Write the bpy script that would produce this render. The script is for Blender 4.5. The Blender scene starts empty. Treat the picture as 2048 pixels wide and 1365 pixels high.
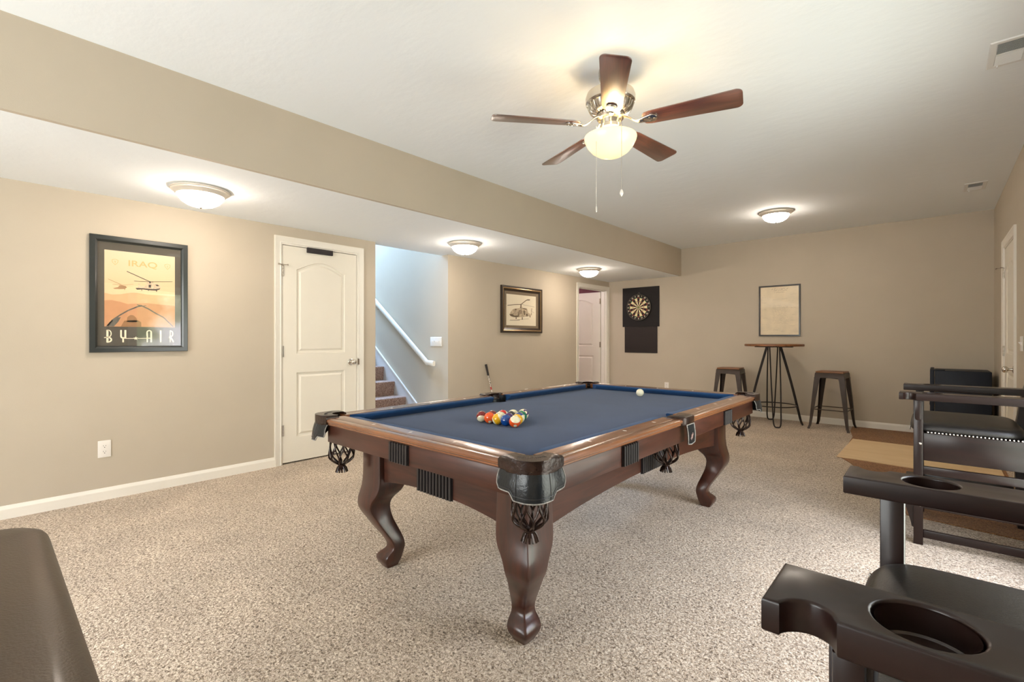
import bpy, bmesh, math, random
from mathutils import Vector, Matrix, Euler
random.seed(7)
PI = math.pi
scene = bpy.context.scene
COL = scene.collection

# ------------------------------------------------------------------ camera
F_PX, HORIZON, CAM_H = 949.0, 677.5, 1.165
cd = bpy.data.cameras.new('camera'); cam = bpy.data.objects.new('camera', cd); COL.objects.link(cam)
cd.sensor_width = 36.0; cd.lens = 36.0 * F_PX / 2048.0
cd.shift_y = -(682.5 - HORIZON) / 2048.0
cd.clip_start = 0.02; cd.clip_end = 200
cam.location = (0, 0, CAM_H)
cam.rotation_euler = (PI / 2, 0, math.atan(847.0 / 949.0))
scene.camera = cam

# ------------------------------------------------------------------ exposure
vs = scene.view_settings
vs.view_transform = 'Standard'; vs.look = 'None'; vs.gamma = 1.0; vs.use_curve_mapping = False
vs.exposure = 0.56
scene.cycles.max_bounces = 10
scene.cycles.diffuse_bounces = 6
scene.cycles.sample_clamp_indirect = 8.0

# ------------------------------------------------------------------ world: bright garden daylight
def make_world():
    w = bpy.data.worlds.new('daylight'); scene.world = w; w.use_nodes = True
    nt = w.node_tree; N = nt.nodes; L = nt.links; N.clear()
    out = N.new('ShaderNodeOutputWorld'); bg = N.new('ShaderNodeBackground')
    tc = N.new('ShaderNodeTexCoord')
    n1 = N.new('ShaderNodeTexNoise'); n1.inputs['Scale'].default_value = 16; n1.inputs['Detail'].default_value = 8
    r1 = N.new('ShaderNodeValToRGB')
    e = r1.color_ramp.elements
    e[0].position = 0.40; e[0].color = (0.11, 0.15, 0.08, 1)
    e[1].position = 0.60; e[1].color = (1.0, 1.0, 1.04, 1)
    m = e.new(0.5); m.color = (0.46, 0.48, 0.36, 1)
    sep = N.new('ShaderNodeSeparateXYZ')
    r2 = N.new('ShaderNodeValToRGB')
    e2 = r2.color_ramp.elements
    e2[0].position = 0.25; e2[0].color = (0, 0, 0, 1); e2[1].position = 0.6; e2[1].color = (1, 1, 1, 1)
    mix = N.new('ShaderNodeMix'); mix.data_type = 'RGBA'
    mix.inputs[7].default_value = (0.89, 0.95, 1.12, 1)
    L.new(tc.outputs['Generated'], n1.inputs['Vector']); L.new(n1.outputs['Fac'], r1.inputs['Fac'])
    L.new(tc.outputs['Generated'], sep.inputs[0]); L.new(sep.outputs['Z'], r2.inputs['Fac'])
    L.new(r2.outputs['Color'], mix.inputs[0]); L.new(r1.outputs['Color'], mix.inputs[6])
    L.new(mix.outputs[2], bg.inputs['Color']); bg.inputs['Strength'].default_value = 7.6
    L.new(bg.outputs[0], out.inputs[0])
make_world()

def area_light(name, loc, rot, sx, sy, energy, color=(1, 1, 1), portal=False):
    ld = bpy.data.lights.new(name, 'AREA'); ld.shape = 'RECTANGLE'; ld.size = sx; ld.size_y = sy
    ld.energy = energy; ld.color = color
    if portal: ld.cycles.is_portal = True
    o = bpy.data.objects.new(name, ld); COL.objects.link(o); o.location = loc; o.rotation_euler = rot
    return o
XR, XL, YB, YF, ZC, ZS, XS = 0.50, -4.48, 7.70, -2.20, 2.64, 2.20, -3.13
# patio window in the right wall lets the garden light in; front window is added
WIN1 = (1.60, 3.45, 0.10, 1.95)      # y0 y1 z0 z1 (right wall)
ADDED_WIN = (-3.3, -0.6, 0.35, 2.05)      # x0 x1 z0 z1 (front wall behind the camera, added for extra daylight)
area_light('patio_portal', (XR + .13, (WIN1[0]+WIN1[1])/2, (WIN1[2]+WIN1[3])/2), (0, PI/2, 0), WIN1[3]-WIN1[2], WIN1[1]-WIN1[0], 10, portal=True)
area_light('added_front_fill', ((ADDED_WIN[0]+ADDED_WIN[1])/2, YF - .13, (ADDED_WIN[2]+ADDED_WIN[3])/2), (PI/2, 0, 0), ADDED_WIN[1]-ADDED_WIN[0], ADDED_WIN[3]-ADDED_WIN[2], 70, (0.92, 0.94, 1.0))  # fill light outside the added front window, brightens the foreground
area_light('stairwell_daylight', (-7.3, 3.32, 4.25), (0, math.radians(-28), 0), 1.2, 0.8, 300, (0.33, 0.58, 1.0))

# ------------------------------------------------------------------ materials
MATS = {}
def srgb(r, g, b):
    f = lambda c: (c/255/12.92) if c/255 <= .04045 else ((c/255+.055)/1.055)**2.4
    return (f(r), f(g), f(b), 1)
def mat(name, col, rough=.5, metal=0., coat=0., var=.0, vscale=8., bump=0., bscale=60., emit=None, estr=0., spec=.5, stretch=None, col2=None, sheen=0., detail=3):
    if name in MATS: return MATS[name]
    m = bpy.data.materials.new(name); m.use_nodes = True; nt = m.node_tree; N = nt.nodes; L = nt.links
    b = N['Principled BSDF']
    b.inputs['Base Color'].default_value = col; b.inputs['Roughness'].default_value = rough
    b.inputs['Metallic'].default_value = metal; b.inputs['Coat Weight'].default_value = coat
    b.inputs['Coat Roughness'].default_value = .12
    b.inputs['Specular IOR Level'].default_value = spec; b.inputs['Sheen Weight'].default_value = sheen
    if emit: b.inputs['Emission Color'].default_value = emit; b.inputs['Emission Strength'].default_value = estr
    tc = N.new('ShaderNodeTexCoord'); mp = N.new('ShaderNodeMapping'); L.new(tc.outputs['Object'], mp.inputs[0])
    if stretch: mp.inputs['Scale'].default_value = stretch
    if var > 0 or col2:
        n = N.new('ShaderNodeTexNoise'); n.inputs['Scale'].default_value = vscale; n.inputs['Detail'].default_value = detail
        L.new(mp.outputs[0], n.inputs['Vector'])
        r = N.new('ShaderNodeValToRGB'); e = r.color_ramp.elements
        c2 = col2 if col2 else tuple(min(1, c*(1+var)) for c in col[:3])+(1,)
        c1 = col if col2 else tuple(c*(1-var) for c in col[:3])+(1,)
        e[0].position = .36; e[0].color = c1; e[1].position = .64; e[1].color = c2
        L.new(n.outputs['Fac'], r.inputs['Fac']); L.new(r.outputs['Color'], b.inputs['Base Color'])
    if bump > 0:
        n2 = N.new('ShaderNodeTexNoise'); n2.inputs['Scale'].default_value = bscale; n2.inputs['Detail'].default_value = 4
        L.new(mp.outputs[0], n2.inputs['Vector'])
        bp = N.new('ShaderNodeBump'); bp.inputs['Strength'].default_value = bump; bp.inputs['Distance'].default_value = .01
        L.new(n2.outputs['Fac'], bp.inputs['Height']); L.new(bp.outputs[0], b.inputs['Normal'])
    MATS[name] = m
    return m

def wood(name, dark, light, rough=.35, coat=.4, axis='x', scale=1.0, contrast=1.0):
    if name in MATS: return MATS[name]
    m = bpy.data.materials.new(name); m.use_nodes = True; nt = m.node_tree; N = nt.nodes; L = nt.links
    b = N['Principled BSDF']; b.inputs['Roughness'].default_value = rough; b.inputs['Coat Weight'].default_value = coat
    b.inputs['Coat Roughness'].default_value = .2
    tc = N.new('ShaderNodeTexCoord'); mp = N.new('ShaderNodeMapping')
    s = {'x': (1.2, 14, 14), 'y': (14, 1.2, 14), 'z': (14, 14, 1.2)}[axis]
    mp.inputs['Scale'].default_value = tuple(c*scale for c in s)
    n = N.new('ShaderNodeTexNoise'); n.inputs['Scale'].default_value = 2.2; n.inputs['Detail'].default_value = 7; n.inputs['Distortion'].default_value = .7
    n3 = N.new('ShaderNodeTexNoise'); n3.inputs['Scale'].default_value = 5; n3.inputs['Detail'].default_value = 2
    r = N.new('ShaderNodeValToRGB'); e = r.color_ramp.elements
    e[0].position = .5-.18/contrast; e[0].color = dark; e[1].position = .5+.2/contrast; e[1].color = light
    mx = N.new('ShaderNodeMath'); mx.operation = 'MULTIPLY_ADD'; mx.inputs[1].default_value = .75; 
    m2 = N.new('ShaderNodeMath'); m2.operation = 'MULTIPLY'; m2.inputs[1].default_value = .25
    L.new(tc.outputs['Object'], mp.inputs[0]); L.new(mp.outputs[0], n.inputs['Vector']); L.new(tc.outputs['Object'], n3.inputs['Vector'])
    L.new(n.outputs['Fac'], mx.inputs[0]); L.new(n3.outputs['Fac'], m2.inputs[0]); L.new(m2.outputs[0], mx.inputs[2])
    L.new(mx.outputs[0], r.inputs['Fac']); L.new(r.outputs['Color'], b.inputs['Base Color'])
    bp = N.new('ShaderNodeBump'); bp.inputs['Strength'].default_value = .012; L.new(n.outputs['Fac'], bp.inputs['Height']); L.new(bp.outputs[0], b.inputs['Normal'])
    MATS[name] = m
    return m

def carpet(name, c_dark, c_mid, c_light, scale=95):
    m = bpy.data.materials.new(name); m.use_nodes = True; nt = m.node_tree; N = nt.nodes; L = nt.links
    b = N['Principled BSDF']; b.inputs['Roughness'].default_value = 1; b.inputs['Specular IOR Level'].default_value = .1
    b.inputs['Sheen Weight'].default_value = .15
    tc = N.new('ShaderNodeTexCoord')
    n = N.new('ShaderNodeTexNoise'); n.inputs['Scale'].default_value = scale; n.inputs['Detail'].default_value = 4; n.inputs['Distortion'].default_value = 1.2
    L.new(tc.outputs['Object'], n.inputs['Vector'])
    r = N.new('ShaderNodeValToRGB'); e = r.color_ramp.elements
    e[0].position = .33; e[0].color = c_dark; e[1].position = .66; e[1].color = c_light; q = e.new(.47); q.color = c_mid
    L.new(n.outputs['Fac'], r.inputs['Fac'])
    n2 = N.new('ShaderNodeTexNoise'); n2.inputs['Scale'].default_value = 2.2; n2.inputs['Detail'].default_value = 3
    L.new(tc.outputs['Object'], n2.inputs['Vector'])
    mr = N.new('ShaderNodeMapRange'); mr.inputs['To Min'].default_value = .86; mr.inputs['To Max'].default_value = 1.1
    mr.inputs['From Min'].default_value = .3; mr.inputs['From Max'].default_value = .7
    L.new(n2.outputs['Fac'], mr.inputs[0])
    hs = N.new('ShaderNodeVectorMath'); hs.operation = 'SCALE'
    L.new(r.outputs['Color'], hs.inputs[0]); L.new(mr.outputs[0], hs.inputs['Scale']); L.new(hs.outputs[0], b.inputs['Base Color'])
    v = N.new('ShaderNodeTexNoise'); v.inputs['Scale'].default_value = scale*.9; v.inputs['Detail'].default_value = 3; L.new(tc.outputs['Object'], v.inputs['Vector'])
    bp = N.new('ShaderNodeBump'); bp.inputs['Strength'].default_value = .9; bp.inputs['Distance'].default_value = .012
    L.new(v.outputs['Fac'], bp.inputs['Height']); L.new(bp.outputs[0], b.inputs['Normal'])
    MATS[name] = m
    return m

def glass_mat(name='picture_glass'):
    if name in MATS: return MATS[name]
    m = bpy.data.materials.new(name); m.use_nodes = True; nt = m.node_tree; N = nt.nodes; L = nt.links; N.clear()
    o = N.new('ShaderNodeOutputMaterial'); t = N.new('ShaderNodeBsdfTransparent'); g = N.new('ShaderNodeBsdfGlossy'); g.inputs['Roughness'].default_value = .01
    mx = N.new('ShaderNodeMixShader'); ge = N.new('ShaderNodeNewGeometry'); dt = N.new('ShaderNodeVectorMath'); dt.operation = 'DOT_PRODUCT'
    L.new(ge.outputs['Normal'], dt.inputs[0]); L.new(ge.outputs['Incoming'], dt.inputs[1])
    def mth(op, a, v=None, second=None):
        q = N.new('ShaderNodeMath'); q.operation = op; L.new(a, q.inputs[0])
        if v is not None: q.inputs[1].default_value = v
        return q.outputs[0]
    ab = mth('ABSOLUTE', dt.outputs['Value']); om = N.new('ShaderNodeMath'); om.operation = 'SUBTRACT'; om.inputs[0].default_value = 1; L.new(ab, om.inputs[1])
    pw = mth('POWER', om.outputs[0], 5.0); ml = mth('MULTIPLY', pw, .96); ad = mth('ADD', ml, .035)
    L.new(ad, mx.inputs[0]); L.new(t.outputs[0], mx.inputs[1]); L.new(g.outputs[0], mx.inputs[2]); L.new(mx.outputs[0], o.inputs[0])
    MATS[name] = m
    return m

def gradient_mat(name, stops, z0, z1, rough=.6):
    m = bpy.data.materials.new(name); m.use_nodes = True; nt = m.node_tree; N = nt.nodes; L = nt.links
    b = N['Principled BSDF']; b.inputs['Roughness'].default_value = rough
    tc = N.new('ShaderNodeTexCoord'); s = N.new('ShaderNodeSeparateXYZ'); mr = N.new('ShaderNodeMapRange')
    mr.inputs['From Min'].default_value = z0; mr.inputs['From Max'].default_value = z1
    r = N.new('ShaderNodeValToRGB'); e = r.color_ramp.elements
    e[0].position = stops[0][0]; e[0].color = stops[0][1]; e[1].position = stops[-1][0]; e[1].color = stops[-1][1]
    for p, c in stops[1:-1]:
        q = e.new(p); q.color = c
    L.new(tc.outputs['Object'], s.inputs[0]); L.new(s.outputs['Z'], mr.inputs[0]); L.new(mr.outputs[0], r.inputs['Fac']); L.new(r.outputs['Color'], b.inputs['Base Color'])
    return m

WALL = mat('beige_wall_paint', srgb(188, 176, 157), .75, bump=.05, bscale=220, var=.015, vscale=3)
SOFF = WALL
CEIL = mat('textured_ceiling_white', srgb(235, 239, 241), .85, bump=.35, bscale=7, stretch=(1, 1.6, 1))
TRIM = mat('white_trim_paint', srgb(232, 226, 214), .38, var=.01, vscale=4)
DOORM = mat('white_door_paint', srgb(230, 223, 208), .42, var=.01, vscale=4)
CARPET = carpet('beige_carpet', srgb(98, 81, 64), srgb(180, 161, 139), srgb(232, 217, 197), 100)
STAIRC = carpet('stair_carpet', srgb(88, 64, 54), srgb(150, 120, 105), srgb(196, 170, 155), 110)
LAMPTINTC = carpet('lamp_tint_carpet', srgb(84, 52, 26), srgb(140, 96, 58), srgb(178, 132, 88), 110)  # carpet with warm lamp light put into its brown
STEEL = mat('brushed_nickel', (.62, .58, .52, 1), .22, 1.0, var=.04, vscale=20)
BRONZE = mat('aged_metal', (.30, .24, .17, 1), .35, 1.0, var=.1, vscale=30)
PLAST = mat('white_plastic', srgb(232, 226, 218), .35, var=.01)
DARKSLOT = mat('dark_slot', srgb(40, 34, 30), .6, var=.1)
CHERRY = wood('dark_cherry_wood', srgb(42, 21, 14), srgb(84, 45, 31), .40, .22, 'x', 1.2, .8)
CHERRYY = wood('dark_cherry_wood_lengthwise', srgb(42, 21, 14), srgb(84, 45, 31), .40, .22, 'y', 1.2, .8)
CHERRYZ = wood('dark_cherry_wood_upright', srgb(34, 16, 11), srgb(78, 38, 25), .30, .42, 'z', 1.2, .8)
for _m in (CHERRY, CHERRYY): _m.node_tree.nodes['Principled BSDF'].inputs['Specular IOR Level'].default_value = .35
RAILW = wood('rail_wood', srgb(96, 56, 34), srgb(150, 96, 58), .24, .7, 'y', 1.2, .8)
RAILWX = wood('rail_wood_cross', srgb(96, 56, 34), srgb(150, 96, 58), .24, .7, 'x', 1.2, .8)
RIB = mat('black_fluting', srgb(32, 27, 28), .45, var=.1)
FELTC = mat('blue_cushion_felt', srgb(26, 62, 104), .95, var=.05, vscale=6, bump=.12, bscale=700, sheen=.10, spec=.15)
FELT = mat('blue_table_felt', srgb(42, 62, 96), .95, var=.05, vscale=6, bump=.12, bscale=700, sheen=.12, spec=.15)
LEATHER = mat('black_leather', srgb(22, 26, 30), .28, bump=.15, bscale=120, var=.2, vscale=12)
LEATHERB = mat('brown_black_leather', srgb(34, 31, 29), .36, bump=.12, bscale=260, var=.15, vscale=10)
POCKETL = mat('bronze_brown_leather', srgb(46, 29, 22), .26, metal=.25, bump=.25, bscale=60, var=.3, vscale=25)
PALEHIDE = mat('raw_hide_edge', srgb(150, 146, 140), .5, var=.3, vscale=90)
CHAIRW = wood('espresso_chair_wood', srgb(19, 9, 7), srgb(38, 20, 16), .34, .25, 'x', 1.0, .7)
CHAIRWZ = wood('espresso_chair_wood_upright', srgb(19, 9, 7), srgb(38, 20, 16), .34, .25, 'z', 1.0, .7)
for _m in (CHAIRW, CHAIRWZ): _m.node_tree.nodes['Principled BSDF'].inputs['Specular IOR Level'].default_value = .3
FANW = wood('walnut_fan_blade', srgb(56, 25, 16), srgb(118, 62, 40), .36, .9, 'x', 1.6, 1.2)
FANW.node_tree.nodes['Principled BSDF'].inputs['Coat IOR'].default_value = 2.4
FANW.node_tree.nodes['Principled BSDF'].inputs['Coat Roughness'].default_value = .3
BLACK = mat('black_steel', srgb(44, 38, 36), .45, .6, var=.1)
GUN = mat('gunmetal_brown', srgb(58, 46, 38), .40, .5, var=.12, vscale=10)
OAK = wood('rustic_oak', srgb(84, 48, 24), srgb(150, 96, 54), .45, .15, 'x', 1.3, 1)
PLY = wood('plywood', srgb(216, 184, 138), srgb(232, 206, 164), .6, 0, 'x', .5, .7)
FRIDGE = mat('black_fridge', srgb(22, 27, 38), .5, spec=.3, bump=.05, bscale=400, var=.05)
GLASS = glass_mat()

# ------------------------------------------------------------------ mesh helpers
def new(): return bmesh.new()
def box(bm, x0, x1, y0, y1, z0, z1, bev=0., seg=2):
    vs_ = [bm.verts.new(c) for c in ((x0,y0,z0),(x1,y0,z0),(x1,y1,z0),(x0,y1,z0),(x0,y0,z1),(x1,y0,z1),(x1,y1,z1),(x0,y1,z1))]
    fs = [bm.faces.new([vs_[i] for i in f]) for f in ((0,3,2,1),(4,5,6,7),(0,1,5,4),(1,2,6,5),(2,3,7,6),(3,0,4,7))]
    if bev > 0:
        es = list({e for f in fs for e in f.edges})
        bmesh.ops.bevel(bm, geom=es, offset=bev, segments=seg, affect='EDGES', profile=.5)
    return bm
def prism(bm, pts, a0, a1, axis='z', bev=0., seg=2):
    f = {'z': lambda u, v, a: (u, v, a), 'y': lambda u, v, a: (u, a, v), 'x': lambda u, v, a: (a, u, v)}[axis]
    A = [bm.verts.new(f(u, v, a0)) for u, v in pts]; B = [bm.verts.new(f(u, v, a1)) for u, v in pts]
    n = len(pts); fs = [bm.faces.new(A[::-1]), bm.faces.new(B)]
    for i in range(n): fs.append(bm.faces.new((A[i], A[(i+1) % n], B[(i+1) % n], B[i])))
    if bev > 0:
        es = list(set(fs[0].edges) | set(fs[1].edges))
        bmesh.ops.bevel(bm, geom=es, offset=bev, segments=seg, affect='EDGES', profile=.5)
    return bm
def loft(bm, rings, closed=True, cap=True, loop=False):
    R = [[bm.verts.new(p) for p in r] for r in rings]; n = len(R[0])
    rng = range(len(R)) if loop else range(len(R)-1)
    for k in rng:
        a, b = R[k], R[(k+1) % len(R)]
        for i in range(n if closed else n-1):
            j = (i+1) % n
            bm.faces.new((a[i], a[j], b[j], b[i]))
    if cap and closed and not loop:
        bm.faces.new(R[0][::-1]); bm.faces.new(R[-1])
    return bm
def lathe(bm, prof, n=32, c=(0, 0, 0), cap=True):
    rings = []
    for r, z in prof:
        rings.append([(c[0]+max(r, .0004)*math.cos(2*PI*i/n), c[1]+max(r, .0004)*math.sin(2*PI*i/n), c[2]+z) for i in range(n)])
    return loft(bm, rings, cap=cap)
def tube(bm, pts, r, n=8, closed=False):
    P = [Vector(p) for p in pts]; m = len(P); rings = []
    up = None
    for i in range(m):
        if closed: t = (P[(i+1) % m]-P[i-1]).normalized()
        else: t = (P[min(i+1, m-1)]-P[max(i-1, 0)]).normalized()
        if up is None:
            up = Vector((0, 0, 1)) if abs(t.z) < .9 else Vector((1, 0, 0))
        s = t.cross(up)
        if s.length < 1e-5: s = t.cross(Vector((0, 1, 0)))
        s.normalize(); up = s.cross(t).normalized()
        rr = r[i] if isinstance(r, (list, tuple)) else r
        rings.append([P[i]+(s*math.cos(2*PI*k/n)+up*math.sin(2*PI*k/n))*rr for k in range(n)])
    return loft(bm, rings, cap=not closed, loop=closed)
def smooth_path(pts, sub=5):
    P = [Vector(p) for p in pts]; out = []
    for i in range(len(P)-1):
        p0, p1, p2, p3 = P[max(i-1, 0)], P[i], P[i+1], P[min(i+2, len(P)-1)]
        for k in range(sub):
            t = k/sub
            out.append(.5*((2*p1)+(-p0+p2)*t+(2*p0-5*p1+4*p2-p3)*t*t+(-p0+3*p1-3*p2+p3)*t**3))
    out.append(P[-1]); return out
def interp(tab, z):
    # smooth table lookup, tab sorted by first column descending
    for i in range(len(tab)-1):
        if tab[i][0] >= z >= tab[i+1][0]:
            t = (tab[i][0]-z)/(tab[i][0]-tab[i+1][0]); p0 = tab[max(i-1, 0)]; p1 = tab[i]; p2 = tab[i+1]; p3 = tab[min(i+2, len(tab)-1)]
            return [.5*((2*p1[k])+(-p0[k]+p2[k])*t+(2*p0[k]-5*p1[k]+4*p2[k]-p3[k])*t*t+(-p0[k]+3*p1[k]-3*p2[k]+p3[k])*t**3) for k in range(1, len(p1))]
    return list(tab[-1][1:])
def flatpoly(bm, pts, y, th=.0006):
    # thin printed shape in the local x-z plane, facing -y
    return prism(bm, pts, y, y+th, 'y')
def stroke(bm, pts, w, y, th=.0006):
    for i in range(len(pts)-1):
        a, b = Vector(pts[i]), Vector(pts[i+1]); d = (b-a)
        if d.length < 1e-6: continue
        n = Vector((-d.y, d.x)).normalized()*w/2; e = d.normalized()*w*.2
        flatpoly(bm, [tuple(a-n-e), tuple(b-n+e), tuple(b+n+e), tuple(a+n-e)], y-.00002*(i % 3), th)
    return bm

def obj(name, bm, m, parent=None, smooth=True, ang=35):
    me = bpy.data.meshes.new(name)
    bmesh.ops.recalc_face_normals(bm, faces=bm.faces[:])
    bm.to_mesh(me); bm.free()
    if isinstance(m, (list, tuple)):
        for x in m: me.materials.append(x)
    else: me.materials.append(m)
    if smooth:
        for p in me.polygons: p.use_smooth = True
        me.set_sharp_from_angle(angle=math.radians(ang))
    o = bpy.data.objects.new(name, me); COL.objects.link(o)
    if parent: o.parent = parent
    return o
def thing(name, label, cat, loc=(0, 0, 0), rotz=0., group=None):
    o = bpy.data.objects.new(name, None); COL.objects.link(o); o.location = loc; o.rotation_euler = (0, 0, rotz)
    o.empty_display_size = .1
    o['label'] = label; o['category'] = cat
    if group: o['group'] = group
    return o
def tag(o, label, cat, group=None):
    o['label'] = label; o['category'] = cat
    if group: o['group'] = group
    return o
def struct(name, bm, m, parent=None, **k):
    o = obj(name, bm, m, parent, **k)
    if parent is None: o['kind'] = 'structure'
    return o
def structE(name, loc, rotz=0.):
    o = bpy.data.objects.new(name, None); COL.objects.link(o); o.location = loc; o.rotation_euler = (0, 0, rotz)
    o['kind'] = 'structure'; return o
def text_mesh(name, body, size, m, parent, loc, ext=.0004, xscale=1., rot=(PI/2, 0, 0), align='CENTER', bold=0.):
    c = bpy.data.curves.new(name, 'FONT'); c.body = body; c.size = size; c.extrude = ext; c.align_x = align; c.align_y = 'CENTER'; c.offset = bold
    t = bpy.data.objects.new(name+'_tmp', c); COL.objects.link(t)
    dg = bpy.context.evaluated_depsgraph_get(); me = bpy.data.meshes.new_from_object(t.evaluated_get(dg))
    bpy.data.objects.remove(t)
    for v in me.vertices: v.co.x *= xscale
    M = Matrix.Translation(loc) @ Euler(rot).to_matrix().to_4x4()
    me.transform(M); me.name = name
    me.materials.clear(); me.materials.append(m)
    o = bpy.data.objects.new(name, me); COL.objects.link(o); o.parent = parent
    return o
def dup(root, label, loc=None, rotz=None):
    r = root.copy(); COL.objects.link(r); r['label'] = label
    if loc: r.location = loc
    if rotz is not None: r.rotation_euler = (0, 0, rotz)
    for ch in list(root.children):
        c = ch.copy(); COL.objects.link(c); c.parent = r
        for g in list(ch.children):
            d = g.copy(); COL.objects.link(d); d.parent = c
    return r
def arc(cx, cy, r, a0, a1, n):
    return [(cx+r*math.cos(a0+(a1-a0)*i/n), cy+r*math.sin(a0+(a1-a0)*i/n)) for i in range(n+1)]
def inset(poly, d):
    n = len(poly); out = []
    A = sum(poly[i][0]*poly[(i+1) % n][1]-poly[(i+1) % n][0]*poly[i][1] for i in range(n))
    s = 1 if A > 0 else -1
    for i in range(n):
        p0, p1, p2 = Vector(poly[i-1]), Vector(poly[i]), Vector(poly[(i+1) % n])
        e1 = (p1-p0).normalized(); e2 = (p2-p1).normalized()
        n1 = Vector((-e1.y, e1.x))*s; n2 = Vector((-e2.y, e2.x))*s
        b = (n1+n2); b = b/max(b.length_squared, 1e-6)*2
        out.append(tuple(p1+b*d))
    return out
def sheet_with_holes(bm, outer, holes, f):
    es = []
    loops = []
    for lp in [outer]+holes:
        V = [bm.verts.new(f(*p)) for p in lp]; loops.append(V)
        for i in range(len(V)): es.append(bm.edges.new((V[i], V[(i+1) % len(V)])))
    bmesh.ops.triangle_fill(bm, use_beauty=True, edges=es)
    return loops

# ------------------------------------------------------------------ room shell
W = .12
b = new(); box(b, XL-.12, XR+W, YF-W, YB+W, -.1, 0); struct('floor', b, CARPET)
b = new(); box(b, XS, XR+W, YF-W, YB+W, ZC, ZC+.1); struct('ceiling', b, CEIL)
# soffit: painted face and white underside
b = new(); box(b, XS-.03, XS, YF, YB, ZS, ZC+.1); struct('trim_1', b, WALL)
b = new(); box(b, XL-W, XS-.03, YF-W, YB+W, ZS, ZS+.1); struct('trim_2', b, CEIL)
# left wall in pieces round the doors and the stair opening
D1 = (1.838, 2.611); OP = (2.82, 3.836); D2 = (6.70, 7.63); DH = 2.045
def wall_poly(name, x0, x1, yA, yB, holes, z1, axis='x'):
    # holes: (a0,a1,z0,z1)
    b = new(); cuts = sorted(holes); a = yA
    def bx(p, q, z0, z2):
        if q-p < 1e-4 or z2-z0 < 1e-4: return
        if axis == 'x': box(b, x0, x1, p, q, z0, z2)
        else: box(b, p, q, x0, x1, z0, z2)
    for h in cuts:
        bx(a, h[0], 0, z1)
        if h[3] < z1: bx(h[0], h[1], h[3], z1)
        if h[2] > 0: bx(h[0], h[1], 0, h[2])
        a = h[1]
    bx(a, yB, 0, z1)
    return struct(name, b, WALL, smooth=False)
wall_poly('wall_left', XL-W, XL, YF, OP[0], [(D1[0], D1[1], 0, DH)], ZS)
wall_poly('wall_left_far', XL-W, XL, OP[1], YB, [(D2[0], D2[1], 0, DH)], ZS)
wall_poly('wall_back', YB, YB+W, XL-W, XR+W, [], ZC+.1, 'y')
DR = (5.77, 6.63)
wall_poly('wall_right', XR, XR+W, YF-W, YB, [(WIN1[0], WIN1[1], WIN1[2], WIN1[3]), (DR[0], DR[1], 0, DH)], ZC+.1)
wall_poly('wall_front', YF-W, YF, XL-W, XR, [(ADDED_WIN[0], ADDED_WIN[1], ADDED_WIN[2], ADDED_WIN[3])], ZC+.1, 'y')
# stairwell shell
b = new(); box(b, -8.2, XL-W, OP[1], OP[1]+W, -.1, 4.8); struct('wall_stairwell_right', b, WALL, smooth=False)
b = new(); box(b, -8.2, XL-W, OP[0]-W, OP[0], -.1, 4.8); struct('wall_stairwell_left', b, WALL, smooth=False)
b = new(); box(b, -8.3, -8.2, OP[0]-W, OP[1]+W, -.1, 4.8); struct('wall_stairwell_end', b, WALL, smooth=False)
b = new(); box(b, XL-W-.02, XL-W, OP[0], OP[1], ZS+.1, 4.8); struct('wall_stairwell_front', b, WALL, smooth=False)
b = new(); box(b, -8.2, XL-W, OP[0], OP[1], 4.8, 4.9); struct('ceiling_stairwell', b, CEIL, smooth=False)
# stairs (carpeted)
b = new(); pts = [(XL-.35, 0)]
x = -5.075+.258
for k in range(1, 15):
    x -= .258 if k > 1 else .258
    pts += [(x+.0, .193*(k-1)), (x+.022, .193*k-.03), (x+.022, .193*k-.008), (x+.008, .193*k)]
    if x < -8.0: break
pts += [(-8.19, pts[-1][1]), (-8.19, 0)]
pts = pts[1:]
prism(b, pts, OP[0]+.001, OP[1]-.028, 'y'); struct('floor_stairs', b, STAIRC, smooth=False)
b = new(); box(b, -8.2, XL-.12, OP[0], OP[1], -.1, .0); struct('floor_stairwell', b, CARPET, smooth=False)
# stair skirt board
b = new(); sl = .698
prism(b, [(-4.98, 0), (-4.98, .10), (-5.08, .305), (-8.1, .305+.748*3.02), (-8.1, 0)], OP[1]-.026, OP[1], 'y')
struct('trim_stair_skirt', b, mat('skirt_paint', srgb(222, 220, 218), .4, var=.01), smooth=False)
b = new(); prism(b, [(-5.07, .290), (-5.07, .310), (-8.1, .31+.748*3.03), (-8.1, .29+.748*3.03)], OP[1]-.032, OP[1]-.026, 'y')
struct('trim_stair_cap', b, TRIM, smooth=False)

# baseboards
def baseboard(name, p, q, nrm):
    # profile swept from p to q, nrm points into the room
    prof = [(0, 0), (.014, 0), (.014, .062), (.011, .070), (.006, .078), (.004, .084), (0, .086)]
    b = new(); P, Q, n = Vector((*p, 0)), Vector((*q, 0)), Vector((*nrm, 0))
    loft(b, [[tuple(E+n*d+Vector((0, 0, z))) for d, z in prof] for E in (P, Q)])
    return struct(name, b, TRIM, ang=20)
baseboard('baseboard_left', (XL, YF), (XL, D1[0]-.062), (1, 0))
baseboard('baseboard_left_middle', (XL, D1[1]+.066), (XL, OP[0]), (1, 0))
baseboard('baseboard_left_far', (XL, OP[1]), (XL, D2[0]-.062), (1, 0))
baseboard('baseboard_back', (XL, YB), (XR, YB), (0, -1))
baseboard('baseboard_right', (XR, DR[1]+.21), (XR, YB), (-1, 0))
baseboard('baseboard_right_near', (XR, WIN1[1]+.08), (XR, DR[0]-.12), (-1, 0))
baseboard('baseboard_stairwell', (-4.97, OP[1]), (XL, OP[1]), (0, -1))

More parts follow.
